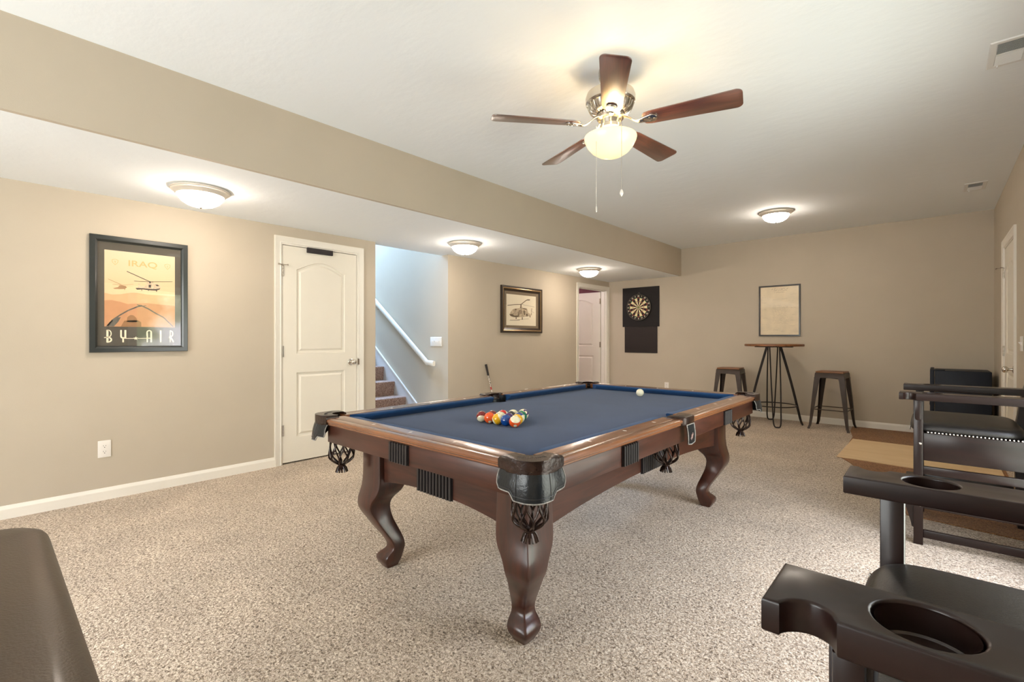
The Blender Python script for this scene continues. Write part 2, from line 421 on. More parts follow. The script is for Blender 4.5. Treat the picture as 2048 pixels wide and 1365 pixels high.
# ------------------------------------------------------------------ doors
def arch_top(x0, x1, z0, zs, rise, n=14):
    # rectangle with a gently arched top
    c = (x0+x1)/2; hw = (x1-x0)/2
    top = []
    for i in range(n+1):
        t = -1+2*i/n
        top.append((c+hw*(-t), zs+rise*(math.cos(t*PI/2)**1.15 if abs(t) < 1 else 0)))
    return [(x0, z0), (x1, z0)]+[(p[0], p[1]) for p in top]
def door_slab(name, parent, w, h, m, th=.035, mirror=False):
    b = new(); lo = .13*w/.76; f = lambda u, v: (u, 0, v)
    outer = [(0, 0), (w, 0), (w, h), (0, h)]
    p1 = arch_top(lo, w-lo, 1.01, 1.80, .085); p2 = [(lo, .225), (w-lo, .225), (w-lo, .83), (lo, .83)]
    loops = sheet_with_holes(b, outer, [p1, p2], f)
    for poly, V in ((p1, loops[1]), (p2, loops[2])):
        prev = V
        for d, y in ((.006, .010), (.024, .013), (.042, .003)):
            q = inset(poly, d); cur = [b.verts.new((u, y, v)) for u, v in q]
            for i in range(len(cur)):
                j = (i+1) % len(cur); b.faces.new((prev[i], prev[j], cur[j], cur[i]))
            prev = cur
        b.faces.new(prev)
    V = loops[0]; B = [b.verts.new((u, th, v)) for u, v in outer]
    for i in range(4): b.faces.new((V[i], V[(i+1) % 4], B[(i+1) % 4], B[i]))
    b.faces.new(B)
    return obj(name, b, m, parent, ang=12)
def hinge(parent, x, z, m=BRONZE, y=-.006, h=.10, name='hinge'):
    b = new()
    for k in range(3): tube(b, [(x, y, z-h/2+k*h/3+.001), (x, y, z-h/2+(k+1)*h/3-.001)], .0065, 10)
    box(b, x, x+.014, -.002, .0, z-h/2, z+h/2)
    return obj(name, b, m, parent)
def knob(parent, x, z, m=STEEL, y=0., flip=1):
    b = new()
    prof = [(.0, 0), (.033, 0), (.033, .004), (.028, .009), (.013, .012), (.011, .030), (.016, .038), (.026, .046), (.0285, .056), (.026, .066), (.017, .074), (.0, .077)]
    rings = [[(x+r*math.cos(2*PI*i/28), y-flip*d, z+r*math.sin(2*PI*i/28)) for i in range(28)] for r, d in [(max(a, .0004), c) for a, c in prof]]
    loft(b, rings)
    return obj('knob', b, m, parent)
def casing(name, loc, rotz, x0, x1, h, cw=.062, left=True, right=True, th=.017):
    b = new(); o = structE(name, loc, rotz)
    # mitred casing profile: (distance outward from opening, projection)
    prof = [(0, 0), (0, .009), (.006, .011), (.012, .008), (.040, .012), (.052, th), (cw, th), (cw, 0)]
    path = lambda d: [(x0-d, 0), (x0-d, h+d), (x1+d, h+d), (x1+d, 0)]
    rings = []
    for i in range(4):
        rings.append([(path(d)[i][0], -p, path(d)[i][1]) for d, p in prof])
    loft(b, rings)
    c = obj('casing', b, TRIM, o, ang=20)
    return o
def jamb(parent, x0, x1, h, depth=.12, y0=0.):
    b = new()
    box(b, x0-.0, x0+.012, y0, depth, 0, h); box(b, x1-.012, x1, y0, depth, 0, h); box(b, x0+.012, x1-.012, y0, depth, h-.012, h)
    box(b, x0+.012, x0+.022, .045, .08, 0, h-.012); box(b, x1-.022, x1-.012, .045, .08, 0, h-.012); box(b, x0+.022, x1-.022, .045, .08, h-.022, h-.012)
    return obj('jamb', b, TRIM, parent, smooth=False)
RL = PI/2     # local x -> +Y, local -y -> +X (left wall facing the room)
# door 1: closed closet door, left wall
d1 = structE('door_1', (XL, 0, 0), RL)
c1 = casing('trim_door_1', (XL, 0, 0), RL, D1[0], D1[1], DH)
jamb(c1, D1[0], D1[1], DH)
s1 = door_slab('door_panel', d1, D1[1]-D1[0]-.024-.006, 2.012, DOORM)
s1.location = (D1[0]+.015, .002, .015)
for z in (.315, 1.045, 1.79): hinge(d1, D1[0]+.010, z, STEEL)
b = new(); tube(b, [(D1[0]-.03, -.03, 1.845), (D1[0]+.012, -.008, 1.845), (D1[0]+.05, -.03, 1.845)], .004, 8)
tube(b, [(D1[0]-.034, -.032, 1.845), (D1[0]-.028, -.029, 1.845)], .009, 10); tube(b, [(D1[0]+.046, -.028, 1.845), (D1[0]+.054, -.032, 1.845)], .009, 10)
obj('hinge_stop', b, STEEL, d1)
knob(d1, D1[1]-.075, .925, STEEL)
b = new(); box(b, D1[1]-.004, D1[1]+.0, -.010, -.006, .885, .965); box(b, D1[1]-.002, D1[1]+.012, -.0125, -.0095, .895, .955); obj('strike_plate', b, STEEL, d1)
b = new(); box(b, 2.074, 2.33, -.022, .001, 1.985, 2.034, .002); pad = obj('foam_pad', b, mat('black_foam', srgb(52, 46, 46), .9, bump=.2, bscale=90, var=.1), None)
pad.location = (XL, 0, 0); pad.rotation_euler = (0, 0, RL)
tag(pad, 'black foam bumper strip stuck across the top edge of the closed white door', 'bumper')
# door 2: open into the far room
c2 = casing('trim_door_2', (XL, 0, 0), RL, D2[0], D2[1], DH)
jamb(c2, D2[0], D2[1], DH)
d2 = structE('door_2', (XL-.125-.90, D2[1]-.016, .012), 0)
s2 = door_slab('door_panel', d2, .895, 2.01, DOORM)
for z in (.25, 1.04, 1.84):
    b = new(); box(b, .878, .893, -.012, -.002, z-.05, z+.05, .003); tube(b, [(.897, -.008, z-.05), (.897, -.008, z+.05)], .007, 10); obj('hinge', b, BRONZE, d2)
# the far room behind door 2 (only a sliver shows above the door)
MAROON = mat('maroon_wall_paint', srgb(120, 62, 72), .7, var=.12, vscale=3)
b = new(); box(b, -7.6, -7.5, 5.4, 8.6, -.1, 2.3); struct('wall_far_room_end', b, MAROON, smooth=False)
b = new(); box(b, -7.5, XL-W, 7.82, 7.9, -.1, 2.3); struct('wall_far_room_right', b, MAROON, smooth=False)
b = new(); box(b, -7.5, XL-W, 5.4, 5.5, -.1, 2.3); struct('wall_far_room_left', b, MAROON, smooth=False)
b = new(); box(b, -7.5, XL-.12, 5.5, 7.82, -.1, 0); struct('floor_far_room', b, CARPET, smooth=False)
b = new(); box(b, -7.5, XL-W, 5.4, 7.9, 2.3, 2.4); struct('ceiling_far_room', b, CEIL, smooth=False)
pl = bpy.data.lights.new('far_room_lamp', 'POINT'); pl.energy = 22; pl.color = (1, .84, .84); pl.shadow_soft_size = .15
po = bpy.data.objects.new('far_room_lamp', pl); COL.objects.link(po); po.location = (-5.6, 6.4, 2.2)
# door 3: right wall, closed
RR = -PI/2    # local x -> -Y, local -y -> -X
c3 = casing('trim_door_3', (XR, 0, 0), RR, -DR[1], -DR[0], DH, cw=.066)
jamb(c3, -DR[1], -DR[0], DH)
d3 = structE('door_3', (XR, 0, 0), RR)
s3 = door_slab('door_panel', d3, DR[1]-DR[0]-.03, 2.012, DOORM); s3.location = (-DR[1]+.015, .002, .015)
for z in (.30, 1.045, 1.80): hinge(d3, -DR[1]+.010, z, STEEL)
b = new(); tube(b, [(-DR[1]-.035, -.05, 1.855), (-DR[1]+.008, -.008, 1.855), (-DR[1]+.04, -.03, 1.855)], .004, 8); tube(b, [(-DR[1]-.042, -.057, 1.855), (-DR[1]-.033, -.048, 1.855)], .009, 10)
obj('hinge_stop', b, STEEL, d3)
knob(d3, -DR[0]-.075, .90, STEEL)

b = new(); box(b, XL-W-.03, XL-W-.001, 1.70, 2.699, 0, 2.19); struct('wall_light_stop_left', b, DARKSLOT, smooth=False)  # unseen panel added behind the door to stop sky light leaking in
b = new(); box(b, XR+W+.001, XR+W+.03, DR[0]-.1, DR[1]+.1, 0, 2.19); struct('wall_light_stop_right', b, DARKSLOT, smooth=False)  # same added light-blocking panel behind the right-hand door
# windows
def window(name, loc, rotz, w, h, mull):
    o = structE(name, loc, rotz); b = new(); t = .05
    box(b, 0, t, -.0, .08, 0, h); box(b, w-t, w, 0, .08, 0, h); box(b, t, w-t, 0, .08, 0, t); box(b, t, w-t, 0, .08, h-t, h)
    for m_ in mull: box(b, m_-.03, m_+.03, .01, .07, t, h-t)
    obj('window_frame', b, TRIM, o, smooth=False)
    b = new(); xs = [t]+[v for m_ in mull for v in (m_-.03, m_+.03)]+[w-t]
    for i in range(0, len(xs), 2): box(b, xs[i], xs[i+1], .036, .042, t, h-t)
    obj('window_pane', b, GLASS, o, smooth=False)
    b = new(); c = .062
    box(b, -c, 0, -.017, 0, -c, h+c); box(b, w, w+c, -.017, 0, -c, h+c); box(b, 0, w, -.017, 0, h, h+c); box(b, 0, w, -.017, 0, -c, 0)
    obj('window_casing', b, TRIM, o, smooth=False)
    return o
window('window_1', (XR, WIN1[1], WIN1[2]), RR, WIN1[1]-WIN1[0], WIN1[3]-WIN1[2], [(WIN1[1]-WIN1[0])/2])
window('window_added', (ADDED_WIN[1], YF, ADDED_WIN[2]), PI, ADDED_WIN[1]-ADDED_WIN[0], ADDED_WIN[3]-ADDED_WIN[2], [.9, 1.8])  # unseen window, added only to bring in more daylight

# ------------------------------------------------------------------ pool table
TC = (-1.645, 2.39)
HW, HL, ZT, ZB = .73, 1.262, .771, .731
T = thing('pool_table', 'pool table with blue felt and dark carved wooden legs in the middle of the carpet', 'pool table', (TC[0], TC[1], 0))
NW = .154   # rail outer edge to cushion nose
cpx, cpy, cpr = HW-.105, HL-.105, .056       # corner pocket centres
SPY = {1: -.05, -1: 0.0}
spx, spr = HW-.115, .058                     # side pocket centres
# playing bed with pocket cut-outs
def bed_outline():
    ex, ey = HW-.13, HL-.13
    pts = []
    for sx, sy in ((1, -1), (1, 1), (-1, 1), (-1, -1)):
        cx, cy = sx*cpx, sy*cpy; a = math.atan2(-sy, -sx)
        A = arc(cx, cy, cpr, a-.322, a+.322, 6)
        first_on_end = (sx, sy) in ((1, -1), (-1, 1))
        if (abs(abs(A[0][1])-ey) < .004) != first_on_end: A = A[::-1]
        pts += A
        if (sx, sy) in ((1, -1), (-1, 1)):
            s = sx
            a2 = arc(s*spx, 0, spr, PI if s > 0 else 0, (PI if s > 0 else 0)+PI/2, 6)
            lo = [(s*ex, SPY[s]-sx*spr*1.0)]+arc(s*spx, SPY[s], spr, (PI+.75) if s > 0 else .75, (PI-.75) if s > 0 else -.75, 8)+[(s*ex, SPY[s]+sx*spr*1.0)]
            pts += lo
    return pts
b = new(); prism(b, bed_outline(), ZB-.03, ZB); obj('bed', b, FELT, T, ang=30)
# cushions
def cushion(p_back0, p_back1, p_nose0, p_nose1, ndir):
    # back line to nose line, profile along
    b = new()
    def sec(bk, ns):
        bk, ns = Vector(bk), Vector(ns)
        d = ns-bk
        prof = [(0, ZB-.0), (0, ZT-.002), (.25, ZT-.001), (.80, ZT-.002), (.96, ZT-.005), (1.0, ZT-.010), (.97, ZT-.016), (.55, ZB+.002), (.5, ZB)]
        return [tuple(bk+d*t)+(z,) for t, z in prof]
    n = 8; S = []
    for i in range(n+1):
        t = i/n
        S.append(sec(Vector(p_back0).lerp(Vector(p_back1), t), Vector(p_nose0).lerp(Vector(p_nose1), t)))
    loft(b, S); return obj('cushion', b, FELTC, T, ang=50)
ex, ey = HW-.105, HL-.105; nx, ny = HW-NW, HL-NW
for sx in (1, -1):
    for sy in (1, -1):
        cushion((sx*ex, SPY[sx]+sy*.066), (sx*ex, sy*(ey-.045)), (sx*nx, SPY[sx]+sy*.085), (sx*nx, sy*(ey-.115)), None)
for sy in (1, -1):
    cushion((-(ex-.045), sy*ey), (ex-.045, sy*ey), (-(ex-.115), sy*ny), (ex-.115, sy*ny), None)
# wooden rails
RPROF = [(.105, ZT-.035), (.105, ZT), (.040, ZT), (.037, ZT-.0015), (.034, ZT), (.012, ZT-.0005), (.004, ZT-.004), (.0, ZT-.011), (.003, ZT-.019), (.009, ZT-.024), (.009, ZT-.029), (.016, ZT-.035)]
def rail(a, c, o0, sgn, axis, m, sights):
    b = new()
    R = []
    for t in (a, c):
        R.append([((sgn*(o0-d), t, z) if axis == 'y' else (t, sgn*(o0-d), z)) for d, z in RPROF])
    loft(b, R); r = obj('rail', b, m, T, ang=28)
    for s in sights:
        b = new(); q = .075
        pts = [(0, -.011), (.006, 0), (0, .011), (-.006, 0)] if axis == 'y' else [(-.011, 0), (0, -.006), (.011, 0), (0, .006)]
        cx, cy = (sgn*(o0-q), s) if axis == 'y' else (s, sgn*(o0-q))
        if axis == 'y': pts = [(v, u) for u, v in pts]
        else: pts = [(v, u) for u, v in pts]
        prism(b, [(cx+u, cy+v) for u, v in pts], ZT-.002, ZT+.0006); obj('rail_sight', b, mat('pearl_inlay', srgb(232, 226, 216), .3, var=.02), r, smooth=False)
    return r
for sx in (1, -1):
    for sy in (1, -1):
        rail(SPY[sx]+sy*.062, sy*(HL-.125), HW, sx, 'y', RAILW, [sy*v for v in (.279, .558, .837)])
for sy in (1, -1):
    rail(-(HW-.125), HW-.125, HL, sy, 'x', RAILWX, [-.279, 0, .279])
# apron boards below the rails
AO = .020
for sx in (1, -1):
    b = new(); box(b, *sorted((sx*(HW-AO-.02), sx*(HW-AO))), -(HL-.125), -.05, .652, ZT-.033, .002); box(b, *sorted((sx*(HW-AO-.02), sx*(HW-AO))), .05, HL-.125, .652, ZT-.033, .002); obj('apron', b, CHERRYY, T)
for sy in (1, -1):
    b = new(); box(b, -(HW-.125), HW-.125, *sorted((sy*(HL-AO-.02), sy*(HL-AO))), .652, ZT-.033, .002); obj('apron', b, CHERRY, T)
# slate underside closing the body
b = new(); box(b, -(HW-.19), HW-.19, -(HL-.19), HL-.19, .60, ZB-.031); obj('slate_frame', b, CHERRYY, T, smooth=False)
# arched cabinet frame
FI = .205
def arch_board(half, t_in):
    n = 22; pts = [(-half, .66), (half, .66)]
    for i in range(n+1):
        u = 1-2*i/n
        pts.append((half*u, .415+.068*(1-abs(u)**2.3)))
    return pts
for sx in (1, -1):
    b = new(); prism(b, arch_board(HL-.18, 0), *sorted((sx*(HW-FI), sx*(HW-FI-.03))), 'x'); obj('cabinet_side', b, CHERRYY, T, ang=25)
for sy in (1, -1):
    b = new(); prism(b, arch_board(HW-.18, 0), *sorted((sy*(HL-FI), sy*(HL-FI-.03))), 'y'); obj('cabinet_side', b, CHERRY, T, ang=25)
# black fluted blocks
def fluted(cx, cy, w, z0, z1, axis, sgn, n):
    b = new(); p = w/n
    base = .006
    for i in range(n):
        u = -w/2+p*(i+.5)
        if axis == 'y': # on a long side, spread along y, projecting along x
            box(b, *sorted((cx, cx+sgn*.012)), cy+u-p*.34, cy+u+p*.34, z0, z1, .002, 1)
        else: box(b, cx+u-p*.34, cx+u+p*.34, *sorted((cy, cy+sgn*.012)), z0, z1, .002, 1)
    if axis == 'y': box(b, *sorted((cx-sgn*.001, cx+sgn*.004)), cy-w/2, cy+w/2, z0, z1)
    else: box(b, cx-w/2, cx+w/2, *sorted((cy-sgn*.001, cy+sgn*.004)), z0, z1)
    return obj('fluted_block', b, RIB, T)
for sx in (1, -1):
    for cy in (-.62, .60): fluted(sx*(HW-AO), cy, .13, .652, .734, 'y', sx, 7)
    fluted(sx*(HW-FI), 0, .30, .474, .652, 'y', sx, 14)
for sy in (1, -1):
    fluted(0, sy*(HL-AO), .13, .652, .734, 'x', sy, 7)
    fluted(0, sy*(HL-FI), .24, .474, .652, 'x', sy, 11)
# carved cabriole legs: (z, outer inset, inner inset) measured from the rail corner
LEG = [(0.655, 0.178, 0.335), (0.56, 0.178, 0.335), (0.47, 0.177, 0.338), (0.42, 0.173, 0.336), (0.385, 0.166, 0.322), (0.352, 0.159, 0.296), (0.325, 0.158, 0.284), (0.3, 0.163, 0.282), (0.25, 0.189, 0.29), (0.2, 0.218, 0.307), (0.15, 0.248, 0.325), (0.115, 0.263, 0.333), (0.092, 0.26, 0.333), (0.068, 0.234, 0.329), (0.05, 0.225, 0.325), (0.03, 0.229, 0.32), (0.0, 0.246, 0.308)]
def leg(sx, sy):
    b = new(); rings = []; n = 60
    for i in range(n+1):
        z = .655*(1-i/n); o, q = interp(LEG, z); s = q-o; cc = (o+q)/2
        cx, cy = sx*(HW-cc), sy*(HL-cc); h = s/2; k = min(.012, h*.22)
        flat = .006 if z > .43 else 0
        sec = [(h, -h+k), (h, h-k), (h-k*.3, h-k*.3), (h-k, h), (-h+k, h), (-h+k*.3, h-k*.3), (-h, h-k), (-h, -h+k), (-h+k*.3, -h+k*.3), (-h+k, -h), (h-k, -h), (h-k*.3, -h+k*.3)]
        rings.append([(cx+u, cy+v, z) for u, v in sec])
    loft(b, rings); return obj('leg', b, CHERRYZ, T, ang=40)
for sx in (1, -1):
    for sy in (1, -1): leg(sx, sy)
# pockets
def corner_pocket(sx, sy):
    P = lambda u, v: (sx*(HW-u), sy*(HL-v))      # u,v measured inward from the rail corner
    outer = [(.152, -.002), (.11, -.006)]+[(p[0], p[1]) for p in arc(.060, .060, .067, -PI/2, -PI, 10)]+[(-.006, .11), (-.002, .152)]
    inner = [(p[0], p[1]) for p in arc(.105, .105, .060, math.radians(128), math.radians(322), 18)]
    b = new(); pts = [P(*p) for p in outer+inner]
    prism(b, pts, ZT-.034, ZT+.012, 'z', .014, 5); c = obj('pocket', b, POCKETL, T, ang=60)
    # carved sunburst on the top of the casting
    b = new()
    for i in range(15):
        a = PI+.20+(PI/2-.4)*i/14
        r0, r1 = .064, .084
        p0 = P(.105+r0*math.cos(a), .105+r0*math.sin(a)); p1 = P(.105+r1*math.cos(a), .105+r1*math.sin(a))
        tube(b, [(p0[0], p0[1], ZT+.0105), (p1[0], p1[1], ZT+.0115)], .0016, 6)
    obj('carved_sunburst', b, mat('dark_carving', srgb(28, 18, 14), .4, var=.1), c)
    # inner leather liner
    b = new(); n = 20; rings = []
    for r, z in ((cpr+.004, ZT-.004), (cpr+.004, ZB-.03), (cpr-.004, .66), (cpr-.008, .64)):
        rings.append([(sx*cpx+r*math.cos(sx*0+a), sy*cpy+r*math.sin(a), z) for a in [math.atan2(sy, sx)-1.9+3.8*i/n for i in range(n+1)]])
    rings2 = [[(x*1.0+(sx*cpx-x)*-.05, y+(sy*cpy-y)*-.05, z) for x, y, z in r] for r in rings[::-1]]
    loft(b, rings+rings2, closed=False, cap=False); obj('pocket_liner', b, LEATHER, c)
    # leather shield hanging outside the corner
    b = new(); prof = []; N = 24
    def shield(off, zt, zfun, m, name, thick=.004):
        rings = []
        # plan path around the corner: along side u, across the corner, along side v
        path = [(.150, .003), (.105, -.004), (.066, -.008), (.026, -.002), (-.002, .026), (-.008, .066), (-.004, .105), (.003, .150)]
        path = [tuple(p)[:2] for p in smooth_path([(u, v, 0) for u, v in path], 4)]
        bb = new(); top, bot, tb, bb2 = [], [], [], []
        for i, (u, v) in enumerate(path):
            t = i/(len(path)-1); zb = zfun(t)
            d = Vector((.145-u, .145-v)).normalized()
            top.append((u+d.x*.002, v+d.y*.002, zt)); 
            fl = .013
            bot.append((u-d.x*fl*.9, v-d.y*fl*.9, zb))
        cols = []
        for i in range(len(path)):
            col = []
            for k in range(7):
                s = k/6; p = Vector(top[i]).lerp(Vector(bot[i]), s); p += Vector((-(.145-path[i][0]), -(.145-path[i][1]), 0)).normalized()*.004*math.sin(s*PI)*(1+off)
                col.append(p)
            back = [q-Vector((-(.145-path[i][0]), -(.145-path[i][1]), 0)).normalized()*thick for q in col[::-1]]
            cols.append([(*P(q.x, q.y), q.z) for q in col+back])
        loft(bb, cols); return obj(name, bb, m, c, ang=50), cols
    zf = lambda t: .680-.020*(1 if .22 < t < .78 else 0)-.004*math.cos((t-.5)*6)
    def zf(t):
        e = abs(t-.5)*2
        if e < .50: return .655+.004*e
        if e < .62: return .657+(e-.5)/.12*.022
        if e < .92: return .679
        return .679+(e-.92)/.08*.018
    sh, cols = shield(0, ZT-.030, zf, LEATHER, 'leather_shield')
    # pale hide edging round the shield and seams
    b = new(); k = 7
    edge = [Vector(cc_[6]) for cc_ in cols]
    tube(b, [tuple(v) for v in edge], .0022, 6)
    for cc_ in (cols[0], cols[-1]): tube(b, [tuple(cc_[j]) for j in range(7)], .0020, 6)
    obj('shield_edging', b, PALEHIDE, sh)
    b = new()
    for idx in (8, len(cols)-9): tube(b, [tuple(cols[idx][j]) for j in range(7)], .0016, 6)
    tube(b, [tuple(Vector(cc_[5])) for cc_ in cols[1:-1]], .0018, 6)
    obj('shield_seam', b, mat('dark_seam', srgb(18, 18, 20), .4, var=.1), sh)
    net(c, sx*cpx, sy*cpy)
    return c
def net(parent, cx, cy):
    b = new(); n = 9
    zt, zb = .672, .522
    def R(s): return .050+.012*math.sin(min(s/.72, 1)*PI/2) if s < .72 else .062-(.062-.015)*((s-.72)/.28)**1.7
    for i in range(n):
        for dirn in (1, -1):
            pts = []
            for k in range(17):
                s = k/16; a = 2*PI*i/n+dirn*(.5*PI/n)*(1-math.cos(s*PI*2.6))*.95
                pts.append((cx+R(s)*math.cos(a), cy+R(s)*math.sin(a), zt+(zb-zt)*s))
            tube(b, pts, .0042, 6)
    tube(b, [(cx+.052*math.cos(2*PI*i/24), cy+.052*math.sin(2*PI*i/24), zt) for i in range(24)], .005, 6, closed=True)
    lathe(b, [(.014, .528), (.020, .527), (.021, .521), (.016, .514), (.016, .508), (.021, .502), (.019, .498)], 16, (cx, cy, 0))
    for i in range(14):
        a = 2*PI*i/14
        tube(b, [(cx+.015*math.cos(a), cy+.015*math.sin(a), .512), (cx+.022*math.cos(a), cy+.022*math.sin(a), .502), (cx+.029*math.cos(a), cy+.029*math.sin(a), .483)], [.004, .0045, .0038], 5)
    return obj('pocket_net', b, POCKETL, parent, ang=60)
def side_pocket(sx):
    P = lambda u, v: (sx*(HW-u), v+SPY[sx])
    outer = [(-.004, -.066), (-.010, -.05), (-.010, .05), (-.004, .066)]
    inner = [(.055, .085), (.075, .088), (.085, .060)]+arc(.115, 0, .062, 2.25, 2*PI-2.25, 10)+[(.085, -.060), (.075, -.088), (.055, -.085)]
    b = new(); prism(b, [P(*p) for p in outer+inner], ZT-.034, ZT+.009, 'z', .008, 3); c = obj('pocket', b, POCKETL, T, ang=60)
    b = new(); n = 20; rings = []
    a0 = 0 if sx > 0 else PI
    for r, z in ((spr+.004, ZT-.004), (spr+.004, ZB-.03), (spr-.004, .66), (spr-.008, .64)):
        rings.append([(sx*spx+r*math.cos(a), SPY[sx]+r*math.sin(a), z) for a in [a0-1.7+3.4*i/n for i in range(n+1)]])
    rings2 = [[(x+(sx*spx-x)*-.05, SPY[sx]+(y-SPY[sx])*1.05, z) for x, y, z in r] for r in rings[::-1]]
    loft(b, rings+rings2, closed=False, cap=False); obj('pocket_liner', b, LEATHER, c)
    # square leather flap with a stitched emblem
    b = new(); cols = []
    for i in range(9):
        v = -.046+.092*i/8; col = []
        for k in range(6):
            s = k/5; z = ZT-.030-.098*s+(.006*abs(v)/.046 if k == 5 else 0); d = -.010-.006*s-.004*math.sin(s*PI)
            col.append((*P(d, v*(1-.08*s)), z))
        cols.append(col+[(x-sx*.005, y, z) for x, y, z in col[::-1]])
    loft(b, cols); sh = obj('leather_shield', b, LEATHER, c, ang=50)
    b = new()
    tube(b, [cc_[5] for cc_ in cols], .0026, 6); tube(b, cols[0][:6], .0026, 6); tube(b, cols[-1][:6], .0026, 6); tube(b, [cc_[0] for cc_ in cols], .0022, 6)
    obj('shield_edging', b, PALEHIDE, sh)
    b = new()
    for a in range(6):
        t = a*PI/6; q = Vector(cols[4][3])+Vector((sx*.001, 0, 0)); L_ = .020 if a in (1, 2) else .011
        tube(b, [(q.x, q.y-L_*math.cos(t), q.z-L_*math.sin(t)), (q.x, q.y+L_*math.cos(t), q.z+L_*math.sin(t))], .002, 5)
    obj('stitched_emblem', b, mat('copper_thread', srgb(136, 108, 100), .5, var=.2), sh)
    net(c, sx*spx, SPY[sx])
    return c
for sx in (1, -1):
    for sy in (1, -1): corner_pocket(sx, sy)
    side_pocket(sx)

# ------------------------------------------------------------------ billiard balls
def ball_mat(name, col, stripe):
    m = bpy.data.materials.new('ball_'+name); m.use_nodes = True; nt = m.node_tree; N = nt.nodes; L = nt.links
    b = N['Principled BSDF']; b.inputs['Roughness'].default_value = .08; b.inputs['Coat Weight'].default_value = .6; b.inputs['Coat Roughness'].default_value = .03
    tc = N.new('ShaderNodeTexCoord'); s = N.new('ShaderNodeSeparateXYZ'); L.new(tc.outputs['Object'], s.inputs[0])
    cream = srgb(236, 228, 192)
    az = N.new('ShaderNodeMath'); az.operation = 'ABSOLUTE'; L.new(s.outputs['Z'], az.inputs[0])
    lt = N.new('ShaderNodeMath'); lt.operation = 'LESS_THAN'; L.new(az.outputs[0], lt.inputs[0]); lt.inputs[1].default_value = .0155 if stripe else 1
    mx = N.new('ShaderNodeMix'); mx.data_type = 'RGBA'; mx.inputs[6].default_value = cream; mx.inputs[7].default_value = col; L.new(lt.outputs[0], mx.inputs[0])
    ax = N.new('ShaderNodeMath'); ax.operation = 'ABSOLUTE'; L.new(s.outputs['X'], ax.inputs[0])
    gt = N.new('ShaderNodeMath'); gt.operation = 'GREATER_THAN'; L.new(ax.outputs[0], gt.inputs[0]); gt.inputs[1].default_value = .0273
    m2 = N.new('ShaderNodeMix'); m2.data_type = 'RGBA'; m2.inputs[7].default_value = cream; L.new(gt.outputs[0], m2.inputs[0]); L.new(mx.outputs[2], m2.inputs[6])
    L.new(m2.outputs[2], b.inputs['Base Color']); return m
INK = mat('ball_ink', srgb(20, 20, 20), .3, var=.05)
BR = .0286
def ball(num, col, stripe, loc, rot, label):
    b = new(); bmesh.ops.create_uvsphere(b, u_segments=40, v_segments=24, radius=BR)
    o = obj('billiard_ball', b, ball_mat(str(num), col, stripe), None, ang=180)
    o.location = loc; o.rotation_euler = rot
    tag(o, label, 'ball', 'billiard balls racked in a triangle on the blue felt' if num else None)
    if num:
        text_mesh('number', str(num), .011, INK, o, (BR-.0012, 0, 0), ext=.0007, rot=(PI/2, 0, PI/2))
    return o
Y1 = 1.733; X1 = -1.643
cols_ = {1: srgb(236, 176, 20), 2: srgb(12, 66, 140), 3: srgb(208, 36, 24), 4: srgb(66, 30, 100), 5: srgb(232, 88, 28), 6: srgb(10, 112, 76), 7: srgb(120, 24, 24), 8: srgb(18, 18, 18)}
rack = [(0, 0, 15, 'striped maroon and cream ball at the left corner of the racked triangle'), (0, 1, 5, 'solid orange ball numbered 5 in the near row of the rack'), (0, 2, 9, 'striped yellow and cream ball in the middle of the near row'), (0, 3, 2, 'solid blue ball in the near row beside the orange striped corner ball'), (0, 4, 13, 'striped orange ball numbered 13 at the near right corner of the rack'),
        (1, 0, 7, 'solid dark maroon ball in the second row of the rack behind the solid orange ball'), (1, 1, 14, 'striped green and cream ball in the second row of the rack'), (1, 2, 4, 'solid purple ball in the second row of the rack behind the blue ball'), (1, 3, 1, 'solid yellow ball in the second row, at the right edge of the rack'),
        (2, 0, 3, 'solid bright red ball in the third row of the rack'), (2, 1, 8, 'solid black ball in the centre of the racked triangle'), (2, 2, 10, 'striped blue and cream ball on the right edge of the rack, third row'),
        (3, 0, 11, 'striped red ball with cream cap near the far tip of the rack'), (3, 1, 6, 'solid green ball near the far tip of the rack, right side'), (4, 0, 12, 'striped purple and cream ball at the far tip of the rack')]
def axes(zv, xv):
    z = Vector(zv).normalized(); x = Vector(xv); x = (x-z*x.dot(z)).normalized(); y = z.cross(x)
    return Matrix((x, y, z)).transposed().to_euler()
# which way each visible ball has come to rest: (cap axis, number axis)
spec_rot = {15: axes((.55, -.60, -.62), (.7, .7, 0)), 5: axes((.7, .7, .1), (.60, -.50, -.62)), 9: axes((.75, .45, .55), (-.3, .2, 1)), 13: axes((.50, -.34, .78), (.50, -.50, -.75)),
            14: axes((.4, -.1, .9), (0, 1, 0)), 10: axes((.9, .1, -.3), (0, .3, 1)), 11: axes((.1, -.1, 1), (1, 0, 0)), 12: axes((-.55, -.35, .75), (1, 0, 0)), 2: axes((0, 0, 1), (-.7, -.7, 0))}
pitch = .0574
for r, k, num, lab in rack:
    px_ = X1+(k-(4-r)/2)*pitch; py_ = Y1+r*pitch*.8661
    rot = spec_rot.get(num, (random.uniform(-1, 1), random.uniform(-1, 1), random.uniform(-3, 3)))
    ball(num, cols_[num if num < 9 else num-8], num > 8, (px_, py_, ZB+BR+.0002), rot, lab)
ball(0, srgb(236, 230, 204), False, (-1.648, 3.283, ZB+BR+.0002), (0, 0, 0), 'single cream cue ball alone near the far rail of the pool table').name = 'cue_ball'

